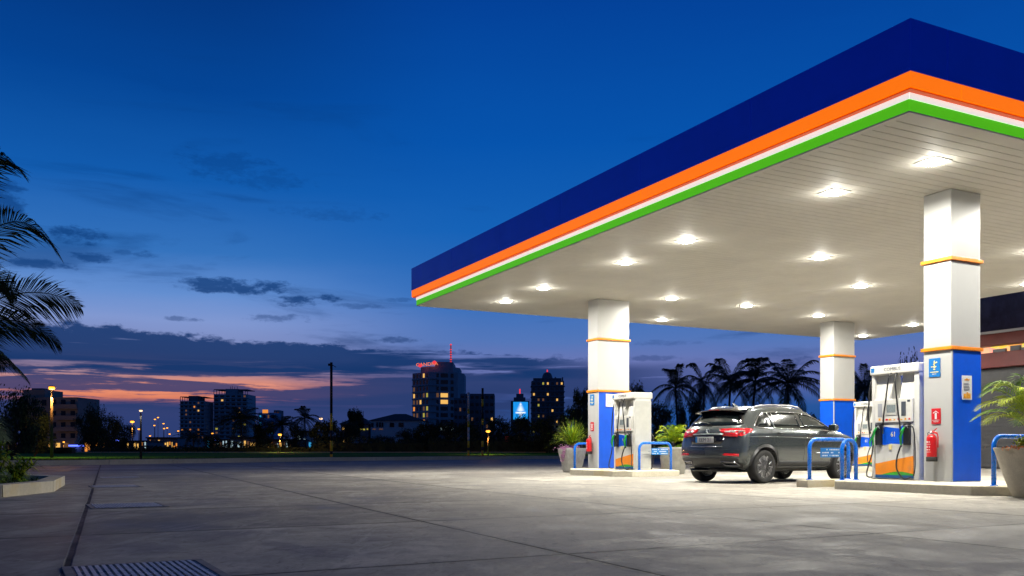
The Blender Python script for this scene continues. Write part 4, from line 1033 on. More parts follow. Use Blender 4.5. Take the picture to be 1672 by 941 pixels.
        MB().tube(along([(-1.02, 1.185), (-1.10, 1.48)], 'y', s_, .012), .006, 6).build('window_divider', M['alu'], t)
        # door seams
        seam([(-.92, .42), (-.95, .60), (-1.02, .80), (-1.14, 1.00), (-1.15, 1.15)], 'y', s_)
        seam([(-.08, .38), (-.06, .8), (-.07, 1.16)], 'y', s_)
        seam([(.92, .40), (.96, .8), (.97, 1.10)], 'y', s_)
        seam([(-.92, .42), (-.5, .375), (.5, .37), (.92, .40)], 'y', s_)
        seam([(1.02, 1.12), (1.30, 1.06), (1.75, 1.00), (2.0, .93)], 'y', s_)
        # character line and lower cladding
        MB().tube(along([(-2.0, .97), (-1.4, .985), (-.6, .975), (.3, .955), (1.2, .925)], 'y', s_, -.006), .010, 8).build('shoulder_crease', M['car_paint'], t)
        panel('sill_cladding', [(-.94, .30), (.92, .30), (.90, .46), (-.94, .47)], 'y', s_, M['car_lower'], .008)
        for wx in (-1.36, 1.34):
            inner = [(wx+.405*math.cos(R(a)), .36+.405*math.sin(R(a))) for a in range(-14, 195, 9)]
            outer = [(wx+.465*math.cos(R(a)), .36+.465*math.sin(R(a))) for a in range(-14, 195, 9)]
            strip = MB(); P0 = [hit(p, 'y', s_) for p in inner]; P1_ = [hit(p, 'y', s_) for p in outer]; n_ = len(inner)
            # keep inner ring on the outer plane of the flare
            A_ = [Vector((inner[q][0], P1_[q][0].y+s_*.012, inner[q][1])) for q in range(n_)]; B_ = [P1_[q][0]+P1_[q][1]*.010 for q in range(n_)]; D_ = [Vector((p.x, p.y-s_*.10, p.z)) for p in A_]
            E_ = [Vector((p.x, p.y-s_*.03, p.z)) for p in B_]
            strip.add(A_+B_+D_+E_, [(q, q+1, n_+q+1, n_+q) for q in range(n_-1)]+[(q, q+1, 2*n_+q+1, 2*n_+q) for q in range(n_-1)]+[(n_+q, n_+q+1, 3*n_+q+1, 3*n_+q) for q in range(n_-1)], 0, True)
            strip.build('arch_cladding', M['car_lower'], t)
        # handles
        for hx, hz in ((-.86, 1.055), (.12, 1.04)):
            p, n_ = hit((hx, hz), 'y', s_); cup = panel('handle_cup', [(hx-.09, hz-.03), (hx+.09, hz-.028), (hx+.09, hz+.02), (hx-.09, hz+.018)], 'y', s_, M['car_black'], .001)
            MB().tube([p+Vector((-.10, s_*.006, .01)), p+Vector((-.07, s_*.035, .012)), p+Vector((.07, s_*.035, .010)), p+Vector((.10, s_*.006, .008))], [.011, .014, .014, .011], 8).build('door_handle', M['car_paint'], t)
            MB().tube([p+Vector((-.07, s_*.052, .016)), p+Vector((.07, s_*.052, .014))], .004, 6).build('handle_trim', M['chrome'], t)
        # mirror
        mm = MB(); n_ = 14; prof = [(.02, -.11), (.075, -.09), (.098, -.02), (.095, .04), (.07, .09), (.02, .11)]
        mm.lathe([(.001, -.11)]+prof+[(.001, .11)], n_, (0, 0, 0), axis='y')
        mm.v = [(.86+x*.75, s_*1.00+y, 1.20+z*.85) for x, y, z in mm.v]; mir = mm.build('door_mirror', M['car_paint'], t)
        MB().tube([(.90, s_*.84, 1.14), (.88, s_*.93, 1.16)], [.035, .028], 8).build('mirror_arm', M['car_black'], mir)
        MB().box(.775, .795, min(s_*.92, s_*1.08), max(s_*.92, s_*1.08), 1.14, 1.26).build('mirror_glass', M['car_glass'], mir, bevel=.005)
        # roof rails
        pts = []
        for q in range(13):
            x = -1.45+q*1.70/12; p, nn = hit((x, s_*.60), 'z', 1); h = .042*min(1, math.sin(math.pi*q/12)*3.0); pts.append(p+Vector((0, 0, h+.004)))
        MB().tube(pts, .016, 8).build('roof_rail', M['alu'], t)
        # tail lamps: rear face and the wrap onto the flank
        ry = [(s_*.82, 1.01), (s_*.80, 1.14), (s_*.56, 1.135), (s_*.30, 1.115), (s_*.36, 1.065), (s_*.50, 1.02), (s_*.58, .995)]
        if s_ > 0: ry = ry[::-1]
        tl = panel('tail_lamp', ry, 'x', -1, M['tail_red'], .010, thick=.03)
        ry = [(s_*.74, 1.055), (s_*.73, 1.095), (s_*.56, 1.095), (s_*.42, 1.09), (s_*.46, 1.06), (s_*.58, 1.048)]
        if s_ > 0: ry = ry[::-1]
        panel('clear_strip', ry, 'x', -1, M['tail_clear'], .014, parent=tl)
        sd = panel('tail_lamp', [(-2.16, 1.01), (-2.12, .995), (-1.98, .99), (-1.86, 1.05), (-1.70, 1.13), (-1.80, 1.145), (-2.10, 1.145), (-2.16, 1.12)], 'y', s_, M['tail_red'], .010, thick=.03)
        panel('clear_strip', [(-2.13, 1.05), (-2.0, 1.045), (-1.90, 1.09), (-2.0, 1.10), (-2.12, 1.10)], 'y', s_, M['tail_clear'], .014, parent=sd)
        # bumper reflectors and exhaust trims
        rf = [(s_*.80, .57), (s_*.80, .62), (s_*.52, .63), (s_*.46, .60), (s_*.52, .585)]
        if s_ > 0: rf = rf[::-1]
        panel('reflector', rf, 'x', -1, M['tail_red'], .012)
        ex = [(s_*.76, .39), (s_*.70, .46), (s_*.40, .47), (s_*.46, .39)]
        if s_ > 0: ex = ex[::-1]
        e_ = panel('exhaust_trim', ex, 'x', -1, M['car_black'], .016)
        MB().tube(along(ex, 'x', -1, .022, closed=True), .010, 6).build('exhaust_rim', M['chrome'], e_)
        # head lamps
        hl = [(2.12, .84), (1.98, .83), (1.66, .93), (1.70, .97), (1.95, .93), (2.10, .90)]
        panel('headlight', hl, 'y', s_, M['tail_clear'], .008)
    # rear: tailgate
    panel('rear_screen', [(-.66, 1.215), (.66, 1.215), (.58, 1.36), (.49, 1.49), (-.49, 1.49), (-.58, 1.36)], 'x', -1, M['car_glass'], .008)
    for s_ in (-1, 1):
        q = [(s_*.66, 1.215), (s_*.735, 1.24), (s_*.60, 1.46), (s_*.49, 1.49)]
        panel('pillar_trim', q if s_ < 0 else q[::-1], 'x', -1, M['car_black'], .010)
    panel('lower_bumper', [(-.86, .34), (.86, .34), (.86, .50), (.62, .55), (-.62, .55), (-.86, .50)], 'x', -1, M['car_lower'], .010)
    panel('plate_recess', [(-.40, .82), (.40, .82), (.47, .90), (.42, 1.01), (-.42, 1.01), (-.47, .90)], 'x', -1, M['car_black'], .004)
    seam([(-.70, 1.14), (-.72, 1.0), (-.66, .80), (-.60, .745), (.60, .745), (.66, .80), (.72, 1.0), (.70, 1.14)], 'x', -1)
    seam([(-.80, .70), (0, .69), (.80, .70)], 'x', -1, .006)
    MB().tube(along([(-.42, 1.03), (0, 1.035), (.42, 1.03)], 'x', -1, .010), .010, 8).build('tailgate_trim', M['alu'], t)
    MB().tube(along([(-.45, .775), (0, .77), (.45, .775)], 'x', -1, .006), .006, 6).build('bumper_trim', M['chrome'], t)
    # spoiler
    sp = MB(); row = []
    for y in np.linspace(-.62, .62, 13):
        c_ = -.0+.10*(y/.62)**2; z0 = 1.60-.045*(y/.62)**2
        row.append([(-1.62+c_*.5, y, z0+.012), (-1.80+c_, y, z0-.008), (-1.93+c_, y, z0-.040), (-1.92+c_, y, z0-.062), (-1.70+c_*.6, y, z0-.075)])
    vs_ = [p for r_ in row for p in r_]; fs_ = []
    for i in range(12):
        for j in range(5): fs_.append((i*5+j, i*5+(j+1) % 5, (i+1)*5+(j+1) % 5, (i+1)*5+j))
    fs_ += [(0, 1, 2, 3, 4), tuple(60+q for q in (4, 3, 2, 1, 0))]
    sp.add(vs_, fs_, 0, False); sp.build('spoiler', M['car_black'], t, bevel=.006)
    MB().box(-1.925, -1.90, -.14, .14, 1.545, 1.562).build('brake_lamp', M['tail_red'], t, bevel=.003)
    # wiper, emblem, number plate
    a_, an = hit((0, 1.235), 'x', -1)
    MB().tube([a_+an*.03+Vector((0, -.02, -.01)), a_+an*.035+Vector((.02, .18, .035)), hit((.34, 1.275), 'x', -1)[0]+an*.022], [.020, .013, .007], 6).build('wiper', M['black'], t)
    e0, en = hit((0, 1.095), 'x', -1)
    em = MB().lathe([(.058, .0), (.064, .006), (.058, .012), (.050, .006), (.058, 0)], 28, (0, 0, 0), axis='x').build('emblem', M['chrome'], t)
    em.location = e0+Vector((-.016, 0, 0))
    e2 = MB(); e2.tube([(0, -.025, .03), (0, .02, .032), (0, .03, .0), (0, -.01, -.002), (0, -.02, -.03), (0, .012, -.035)], .008, 6); e2o = e2.build('emblem_mark', M['alu'], em)
    p0, pn = hit((0, .915), 'x', -1)
    pl = MB().box(-.008, 0, -.25, .25, -.062, .062).build('number_plate', M['plate'], t, bevel=.004); pl.location = p0+Vector((-.025, 0, 0))
    MB().box(-.0105, -.0085, .20, .248, -.06, .06).build('plate_band', M['sign_blue'], pl)
    text_mesh('EEM 21', .105, M['dark_ink'], pl, (-.010, -.02, -.004), (R(90), 0, R(-90)), 'plate_number', ext=.001, sx=1.05)
    fin = MB(); fin.add([(-1.30, -.022, 0), (-1.30, .022, 0), (-1.12, .004, 0), (-1.12, -.004, 0), (-1.33, 0, .075), (-1.28, 0, .070)], [(0, 1, 4), (0, 4, 5, 3), (1, 2, 5, 4), (2, 3, 5), (0, 3, 2, 1)])
    fo = fin.build('roof_aerial', M['car_paint'], t); fo.location = (0, 0, hit((-1.25, 0), 'z', 1)[0].z-.004)
    MB().box(-1.95, 1.95, -.62, .62, .235, .30).build('underbody', M['car_black'], t, bevel=.03)
    # windscreen and grille
    panel('windscreen', [(.30, -.50), (1.02, -.70), (1.06, 0), (1.02, .70), (.30, .50)], 'z', 1, M['car_glass'], .004)
    panel('grille', [(-.45, .55), (.45, .55), (.50, .80), (-.50, .80)], 'x', 1, M['car_black'], .006)
    # wheels
    def wheel(wx, sy):
        w = empty('wheel', (wx, sy*.795, .35)); w.parent = t; w.rotation_euler = (0, 0, 0 if sy < 0 else math.pi)
        # local -y is the outside
        MB().lathe([(.235, .10), (.262, .118), (.318, .118), (.343, .10), (.352, .05), (.353, 0), (.352, -.05), (.343, -.10), (.318, -.118), (.262, -.118), (.235, -.10)], 56, axis='y').build('tyre', M['rubber'], w)
        rm = MB().lathe([(.236, .10), (.225, .08), (.222, -.06), (.232, -.085), (.244, -.106), (.250, -.108), (.252, -.10)], 48, axis='y').build('rim', M['rim'], w)
        MB().lathe([(.001, .02), (.222, .02), (.222, .03), (.001, .03)], 40, axis='y').build('brake_disc', M['rim_dark'], w)
        for q in range(5):
            for dq in (-.17, .17):
                a = 2*math.pi*q/5+dq+.2; a2 = 2*math.pi*q/5+dq*1.5+.2
                MB().tube([(.05*math.cos(a), -.075, .05*math.sin(a)), (.14*math.cos(a), -.088, .14*math.sin(a)), (.236*math.cos(a2), -.096, .236*math.sin(a2))], [.020, .014, .015], 6).build('spoke', M['rim'], rm)
        MB().lathe([(.001, -.10), (.035, -.10), (.055, -.085), (.06, -.05)], 20, axis='y').build('hub', M['rim'], rm)
    for wx in (-1.36, 1.34):
        for sy in (-1, 1): wheel(wx, sy)
    return t
car()

# ================================================================ SHOP (right edge)
def shop():
    t = empty('station_shop', stn(21.2, 0, 0), TH, 'dark red and charcoal station shop behind the near column at the right edge', 'building')
    U1 = 15.4
    MB().box(0, 9, -6, U1, 0, 3.72).build('wall', M['dark_wall'], t)
    MB().box(-.25, 9.2, -6.2, U1+.2, 3.74, 4.30).build('lower_fascia', M['shop_red'], t, bevel=.02)
    MB().box(-.25, 9.2, -6.2, U1+.2, 4.56, 5.0).build('upper_fascia', M['shop_red'], t, bevel=.02)
    MB().box(-.30, 9.25, -6.25, U1+.25, 5.0, 5.09).build('coping', M['render_grey'], t)
    MB().box(.6, 9, -5.9, U1-.1, 5.09, 8.6).build('upper_wall', M['shop_navy'], t)
    MB().box(.15, 8.8, -6, U1, 4.30, 4.56).build('clerestory', M['lit_goods'], t)
    rr = random.Random(2); g = MB(); y = -5.9
    while y < U1-.3:
        w = rr.uniform(.15, .5); 
        if rr.random() < .55: g.box(.02, .13, y, y+w, 4.31, 4.31+rr.uniform(.08, .2))
        y += w+rr.uniform(.02, .2)
    g.build('shelf_goods', M['render_dark'], t)
    for y0 in (-5, -1, 3, 7, 11):
        sh = MB(); sh.box(-.03, .0, y0, y0+3.4, .05, 3.4)
        for q in range(22): sh.box(-.05, -.03, y0, y0+3.4, .08+q*.15, .08+q*.15+.10)
        sh.build('roller_shutter', M['dark_wall2'], t)
def goods():
    m = bpy.data.materials.new('lit_shelf_goods'); m.use_nodes = True; n = NT(m.node_tree); p = m.node_tree.nodes['Principled BSDF']
    v = n.new('ShaderNodeTexCoord').outputs['Object']; vo = n.new('ShaderNodeTexVoronoi'); n.put(vo.inputs['Vector'], v); vo.inputs['Scale'].default_value = 3.5
    c_ = n.mix(.5, n.mix(.55, vo.outputs['Color'], (1, .62, .18, 1)), (.9, .6, .25, 1), 'MULTIPLY')
    n.put(p.inputs['Emission Color'], c_); p.inputs['Emission Strength'].default_value = 1.1; n.put(p.inputs['Base Color'], c_); return m
M['lit_goods'] = goods(); M['dark_wall2'] = mat('roller_shutter_grey', (.05, .05, .052), .5, var=.1)
shop()
# ================================================================ TREES
def tree_meshes(seed, h, w, trunk_h, leaves, leaf, mats, clumps=16):
    rnd = random.Random(seed); tr = MB(); cr = MB()
    tr.tube([(0, 0, 0), (.02*h, .01*h, trunk_h*.5), (0, .02*h, trunk_h), (.01*h, 0, h*.72)], [.035*h+.04, .028*h, .022*h, .006*h], 8)
    cl = []
    for i in range(clumps):
        a = rnd.uniform(0, 6.283); rr = rnd.random()**.6; zz = trunk_h*.85+(h-trunk_h*.85)*rnd.uniform(.12, .95)
        ww = w/2*math.sqrt(max(.1, 1-((zz-(trunk_h+h)/2)/(h-trunk_h)*1.5)**2))*.82
        c_ = Vector((math.cos(a)*rr*ww, math.sin(a)*rr*ww, zz)); cl.append((c_, rnd.uniform(.10, .19)*(w+h)/2))
        s0 = Vector((0, .015*h, trunk_h*rnd.uniform(.7, 1.1))); tr.tube(arcpts(s0, (s0+c_)/2+Vector((0, 0, -.03*h)), c_, 4), [.012*h, .010*h, .008*h, .006*h, .003*h], 5)
    for i in range(leaves):
        c_, r_ = rnd.choice(cl); d = Vector((rnd.gauss(0, 1), rnd.gauss(0, 1), rnd.gauss(0, .75))); d = d.normalized()*r_*rnd.random()**.45
        p = c_+d; n_ = Vector((rnd.uniform(-1, 1), rnd.uniform(-1, 1), rnd.uniform(-.4, 1))).normalized(); a = n_.orthogonal().normalized(); b_ = n_.cross(a)
        s_ = leaf*rnd.uniform(.6, 1.3)
        cr.add([p-a*s_, p-b_*s_*.5, p+a*s_, p+b_*s_*.5], [(0, 1, 2, 3)], rnd.randrange(len(mats)))
    mt = tr.build('trunk', M['bark']).data; mc = cr.build('crown', mats).data
    for o in [q for q in bpy.data.objects if q.parent is None and q.name.split('.')[0] in ('trunk', 'crown')]: bpy.data.objects.remove(o)
    return mt, mc
TM = [tree_meshes(100+i, 1.0, [1.1, 1.35, .95, 1.5, .8][i], .14, 6500, .026, [M['leaf_dark'], M['leaf_mid']], [30, 36, 24, 40, 26][i]) for i in range(5)]
def tree(px, Yd, top, w, kind, label, group='broadleaf trees beyond the forecourt', rz=None, base=0.0, name='tree'):
    L = bearing(px, Yd, base); H = hgt(top, Yd)-base
    t = empty(name, L, (px*.7) % 6.28 if rz is None else rz, label, 'tree', group)
    mt, mc = TM[kind]; sx = w/FPX*Yd/[1.1, 1.35, .95, 1.5, .8][kind]
    for nm, me in (('trunk', mt), ('crown', mc)):
        o = bpy.data.objects.new(nm, me); COL.objects.link(o); o.parent = t
    t.scale = (sx, sx, H); return t
def palm_meshes(seed, kind):
    rnd = random.Random(seed); tr = MB(); cr = MB()
    tr.tube([(0, 0, 0), (.03, 0, .3), (.015, 0, .5), (0, 0, .70)], [.018, .013, .011, .010], 8)
    nf = [17, 22, 28][kind]
    for i in range(nf):
        a = 2.4*i+rnd.uniform(-.2, .2); e = [.0, .35, .75, 1.05, -.45, .15, 1.25, -.8, .55][i % 9]+rnd.uniform(-.1, .1); L_ = rnd.uniform(.29, .36)*(1, 1.1, 1.25)[kind]
        d = Vector((math.cos(a), math.sin(a), 0)); root = Vector((0, 0, .69))
        tip = root+d*L_*(1.0-.62*max(0, e-.6)-.55*max(0, -e))+Vector((0, 0, -.16+.30*e)); c_ = root+d*L_*.50+Vector((0, 0, .05+.18*e))
        frond(cr, root, c_, tip, .095, 30, .0055, .005, .55, 0, rnd=rnd, start=.08, vshape=.1)
    mt = tr.build('trunk', M['bark']).data; mc = cr.build('crown', M['palm_dark']).data
    for o in [q for q in bpy.data.objects if q.parent is None and q.name.split('.')[0] in ('trunk', 'crown')]: bpy.data.objects.remove(o)
    return mt, mc
PM = [palm_meshes(200+i, i) for i in range(3)]
def palm(px, Yd, top, kind, label, group='coconut palms beyond the forecourt', sw=1.0, rz=0, base=0.0):
    H = (hgt(top, Yd)-base)*1.09; t = empty('palm_tree', bearing(px, Yd, base), rz, label, 'tree', group)
    for nm, me in zip(('trunk', 'crown'), PM[kind]):
        o = bpy.data.objects.new(nm, me); COL.objects.link(o); o.parent = t
    t.scale = (H*sw, H*sw, H); return t
# palms (px of trunk, distance, top py, ...)
palm(1103, 95, 597, 0, 'slender coconut palm, first to the left of the palm row behind the car', sw=.80, rz=.4)
palm(1150, 98, 590, 0, 'coconut palm second from the left in the row behind the car', sw=.76, rz=1.7)
palm(1193, 92, 584, 1, 'full crowned coconut palm in the middle of the palm row', sw=.92, rz=2.2)
palm(1233, 90, 583, 0, 'tall coconut palm right of the row middle, with an upright top', sw=.95, rz=3.1)
palm(1286, 84, 586, 2, 'widest coconut palm, rightmost of the row behind the car roof', sw=.95, rz=.9)
palm(497, 130, 664, 0, 'single small palm standing clear against the sky right of the lit lamp', sw=1.0, rz=.3)
palm(393, 105, 664, 2, 'dark bushy palm in front of the wider grey tower', sw=1.25, rz=1.2)
palm(316, 110, 700, 2, 'low dark palm below the narrow left tower', sw=1.6, rz=2.1)
palm(460, 115, 678, 2, 'dark rounded palm behind the orange lamp near the blue block', sw=1.2, rz=.7)
palm(1412, 60, 598, 2, 'tall shadowy palm between the back column and the near pump', sw=.75, rz=2.5)
# broadleaf
TL = [(18, 44, 642, 100, 1, 'large dark tree at the left edge beside the street lamp'), (58, 62, 672, 60, 0, 'dark tree just left of the tall street lamp'),
      (150, 100, 668, 60, 1, 'rounded dark tree right of the pale apartment block'), (178, 120, 682, 60, 3, 'dark tree behind the short twin street lamps'),
      (200, 135, 696, 50, 3, 'low dark tree left of the short black lamp pole'), (348, 120, 712, 40, 3, 'small bushy tree between the two grey towers'),
      (430, 110, 690, 42, 0, 'dark tree below the small blue lit block'), (484, 112, 698, 44, 3, 'low dark tree left of the single small palm'),
      (530, 100, 686, 56, 0, 'dark tree behind the tall black and yellow pole'), (578, 150, 672, 40, 2, 'pointed dark tree in front of the low roofed hall'),
      (566, 120, 694, 50, 3, 'low dark tree beside the tall black and yellow pole'), (622, 110, 714, 60, 3, 'low tree in front of the white walled house'),
      (668, 105, 702, 46, 1, 'dark tree at the right end of the white walled house'), (700, 100, 690, 60, 0, 'dark tree below the office tower with red letters'),
      (735, 98, 692, 64, 3, 'broad dark tree left of the striped poles'), (775, 98, 688, 60, 1, 'dark tree directly behind the striped poles'),
      (815, 105, 686, 56, 3, 'dark tree left of the blue billboard foot'), (852, 95, 684, 60, 3, 'dark tree below the blue billboard'),
      (893, 92, 682, 64, 1, 'dark tree in front of the domed tower'), (935, 88, 664, 62, 0, 'dark tree left of the left column'),
      (948, 75, 640, 34, 2, 'tall narrow tree touching the left column edge'), (985, 90, 660, 80, 3, 'dark tree mass behind the left column'),
      (1036, 80, 624, 50, 0, 'tall dark tree rising behind the far pump'), (1075, 90, 664, 70, 3, 'low dark tree between the far pump and the palms'),
      (1128, 100, 650, 60, 1, 'rounded pale rimmed tree under the first two palms'), (1180, 84, 672, 90, 3, 'dense dark tree under the middle palms'),
      (1240, 80, 672, 80, 1, 'dense dark tree behind the car roof'), (1300, 82, 684, 60, 3, 'dark tree right of the widest palm'),
      (1335, 84, 676, 40, 0, 'dark tree left of the back column'), (1395, 70, 640, 60, 3, 'dark tree behind the back column'),
      (1440, 66, 610, 60, 0, 'tree seen through the gap in the near pump'), (1490, 62, 590, 60, 1, 'dark tree just behind the near pump top'),
      (1540, 60, 596, 70, 3, 'dark tree hidden mostly by the near column')]
for a in TL: tree(*a)
# hedges
def hedge(px0, px1, Yd, h, seed, label, th=1.4):
    rnd = random.Random(seed); a = bearing(px0, Yd); b_ = bearing(px1, Yd); L = (b_-a).length
    mb = MB()
    for i in range(int(L*150)):
        x = rnd.uniform(0, L); hh = h*(.78+.22*math.sin(x*.9+seed)*math.sin(x*.37)); z = rnd.random()**.7*hh; y = rnd.uniform(-th/2, th/2)
        p = Vector((x, y, z)); n_ = Vector((rnd.uniform(-1, 1), rnd.uniform(-1, 1), rnd.uniform(-.4, 1))).normalized(); q = n_.orthogonal().normalized(); w = n_.cross(q); s_ = rnd.uniform(.08, .17)
        mb.add([p-q*s_, p-w*s_*.6, p+q*s_, p+w*s_*.6], [(0, 1, 2, 3)], rnd.randrange(2))
    mb.box(0, L, -.3, .3, 0, h*.62, 0)
    o = mb.build('hedge', [M['leaf_dark'], M['leaf_mid']], loc=a); tag(o, label, 'hedge', 'dark hedges beyond the lawn')
hedge(28, 120, 84, 1.5, 1, 'dark hedge under the street lamp and pale apartment block'); hedge(150, 300, 96, 1.3, 2, 'low dark hedge below the distant orange lights')
hedge(300, 520, 97, 1.6, 3, 'long dark hedge below the two grey towers'); hedge(520, 700, 96, 2.3, 4, 'dark hedge in front of the white walled house')
hedge(700, 960, 95, 2.6, 5, 'tall dark hedge behind the striped poles'); hedge(960, 1180, 84, 3.2, 6, 'tall dark hedge behind the far pump'); hedge(1180, 1560, 74, 3.2, 7, 'tall dark hedge behind the parked car')

# ================================================================ BUILDINGS
WM = {}
def pane(w, h, m):
    key = (round(w, 2), round(h, 2), m)
    if key not in WM:
        mb = MB(); mb.box(-w/2, w/2, -.05, .02, -h/2, h/2); o = mb.build('window', M[m]); WM[key] = o.data; bpy.data.objects.remove(o)
    return WM[key]
def win(parent, x, y, z, w, h, m, rz=0):
    o = bpy.data.objects.new('window', pane(w, h, m)); COL.objects.link(o); o.parent = parent; o.location = (x, y, z); o.rotation_euler = (0, 0, rz); return o
def tower(px0, px1, top, Yd, depth, floors, cols, label, wall, seed, rot=0.0, litp=.15, slabs=True, crown=None, name='tower_block', lit=('lit_warm', 'lit_amber', 'lit_yellow'), scols=3, fronty=None):
    rnd = random.Random(seed); W_ = (px1-px0)/FPX*Yd; H = hgt(top, Yd)
    t = empty(name, bearing((px0+px1)/2, Yd), rot, label, 'building')
    W_ = W_/(math.cos(rot)+abs(math.sin(rot))*depth/W_) if rot else W_
    MB().box(-W_/2, W_/2, 0, depth, 0, H).build('wall', M[wall], t)
    fh = H/floors; cw = W_/cols
    if slabs:
        for f in range(1, floors):
            MB().box(-W_/2-.5, W_/2+.5, -.9, depth*.6, f*fh-.12, f*fh+.22).build('balcony', M[slabs if isinstance(slabs, str) else wall], t)
    n_ = 0
    for f in range(floors):
        for c_ in range(cols):
            if n_ > 98: break
            if f*fh < 4: continue
            m = rnd.choice(lit) if rnd.random() < litp else ('glass_dark' if rnd.random() < .9 else 'lit_dim')
            win(t, -W_/2+(c_+.5)*cw, -.02, (f+.5)*fh, cw*(.62 if m == 'glass_dark' else .36), fh*.42, m); n_ += 1
    return t, W_, H, fh, rnd
# left narrow tower
t, w_, h_, fh, rn = tower(294, 334, 655, 600, 18, 13, 6, 'narrower grey residential tower, left of the wide one, with balconies and rooftop frame', 'render_grey', 61, litp=.16)
for a, b_ in ((-w_/2, -w_*.22), (w_*.22, w_/2)):
    r_ = MB(); r_.box(a, b_, 0, 18, h_+2.6, h_+3.0)
    for q in range(4): x = a+(b_-a)*q/3; r_.box(x-.15, x+.15, .2, .6, h_, h_+2.6)
    r_.build('rooftop_frame', M['render_dark'], t)
MB().box(-w_*.2, w_*.2, 2, 14, h_, h_+3.6).build('plant_room', M['render_dark'], t)
t, w_, h_, fh, rn = tower(349, 404, 644, 610, 20, 14, 6, 'wider pale grey residential tower with open rooftop frame', 'render_grey', 62, litp=.10, slabs='render_grey')
for a, b_ in ((-w_/2, -w_*.18), (w_*.22, w_/2)):
    r_ = MB(); r_.box(a, b_, 0, 18, h_+3.0, h_+3.4)
    for q in range(5): x = a+(b_-a)*q/4; r_.box(x-.15, x+.15, .2, .6, h_, h_+3.0)
    r_.build('rooftop_frame', M['render_dark'], t)
pr = MB().box(-w_*.18, w_*.2, 2, 14, h_, h_+3.8).build('plant_room', M['render_grey'], t)
for x in (-1.5, -.4, 1.2, 3.0): MB().tube([(x, 5, h_+3.8), (x, 5, h_+5.2+rn.random()*1.5)], .16, 6).build('aerial', M['black'], pr)
t, w_, h_, fh, rn = tower(422, 448, 674, 420, 12, 5, 4, 'small blue lit block behind dark trees', 'render_blue', 63, litp=.25, lit=('lit_teal', 'lit_white', 'lit_teal'))
win(t, -.5, -.1, h_+.6, 2.6, 1.6, 'lit_amber')
t, w_, h_, fh, rn = tower(447, 456, 670, 430, 8, 6, 2, 'small dark block beside the blue lit block', 'render_dark', 64, litp=.1)
# office tower with red letters
t = empty('office_tower', bearing(714, 430), 0, 'tall office tower with glowing red rooftop letters and red mast', 'building')
H = hgt(609, 430); k_ = 430/FPX
def lx(px): return (px-714)*k_
b = MB(); P = [(lx(672), 4), (lx(702), -6), (lx(748), -2), (lx(757), 6), (lx(757), 22), (lx(672), 22)]
b.prism(P, 0, H); b.build('wall', M['render_grey'], t)
MB().prism([(lx(687), 0), (lx(702), -5), (lx(740), -2), (lx(750), 4), (lx(750), 20), (lx(687), 20)], H, hgt(600, 430)).build('upper_storey', M['render_grey'], t)
MB().prism([(lx(711), -4), (lx(740), -1.5), (lx(740), 18), (lx(711), 18)], hgt(600, 430)+.02, hgt(592, 430)).build('plant_room', M['render_grey'], t)
fh = H/12; rn = random.Random(9)
for f in range(1, 12): MB().prism([(lx(671), 3.5), (lx(702), -6.6), (lx(716), -5.6), (lx(716), 2), (lx(672), 12)], f*fh-.25, f*fh+.30).build('balcony', M['render_grey'], t)
A_ = Vector((lx(672), 4)); B_ = Vector((lx(702), -6)); ra = math.atan2(B_.y-A_.y, B_.x-A_.x); C_ = Vector((lx(748), -2)); rb = math.atan2(C_.y-B_.y, C_.x-B_.x)
for f in range(2, 12):
    for c_ in range(5):
        p = A_.lerp(B_, (c_+.5)/5); m = rn.choice(['lit_warm', 'lit_amber', 'lit_yellow']) if rn.random() < (.5 if f < 4 else .14) else ('glass_dark' if rn.random() < .75 else 'lit_dim')
        win(t, p.x, p.y-.02, (f+.5)*fh, 1.25, 1.9, m, ra)
    for fx, ww in ((.30, 1.0), (.48, 1.8), (.58, 1.8), (.80, 1.2)):
        if len([1 for q in KIDS(t)]) > 118: break
        p = B_.lerp(C_, fx); m = 'glass_dark'
        if f in (8, 7) and fx in (.48, .58): m = 'lit_warm'
        if f == 8 and fx == .30: m = 'lit_dim'
        if f == 3 and fx > .4: m = 'lit_white'
        win(t, p.x, p.y-.02, (f+.5)*fh, ww*1.15, 1.9, m, rb)
text_mesh('CANDRA', 2.2, M['lit_orange_letters'], t, (lx(699), -5.6, hgt(597, 430)), (R(90), R(-3), -.12), 'rooftop_letters', ext=.15, sx=1.15)
for px_, py_ in ((688, 599), (711, 594)): MB().lathe([(.001, -.9), (.8, -.5), (.9, 0), (.8, .5), (.001, .9)], 10, (lx(px_), -5.8, hgt(py_, 430))).build('beacon', M['lit_red'], t)
ms = MB(); ms.tube([(lx(735), 5, hgt(592, 430)), (lx(735), 5, hgt(562, 430))], .32, 6); ms.build('mast', M['mast_red'] if 'mast_red' in M else M['sign_red'], t)
for q in range(6): MB().box(lx(735)-.45, lx(735)+.45, 4.5, 5.5, hgt(592, 430)+1.2*q+.5, hgt(592, 430)+1.2*q+.8).build('mast_lamp', M['lit_red'], t)
MB().lathe([(.001, -.5), (.6, 0), (.001, .5)], 10, (lx(735), 5, hgt(561, 430))).build('beacon', M['lit_red'], t)
# lower blocks
tower(751, 807, 643, 330, 14, 8, 7, 'dark flat roofed block behind the striped poles', 'render_dark', 65, litp=.02, slabs=False)
t, w_, h_, fh, rn = tower(741, 762, 650, 320, 10, 7, 3, 'dark block joined beside the office tower foot', 'render_dark', 66, litp=.03, slabs=False)
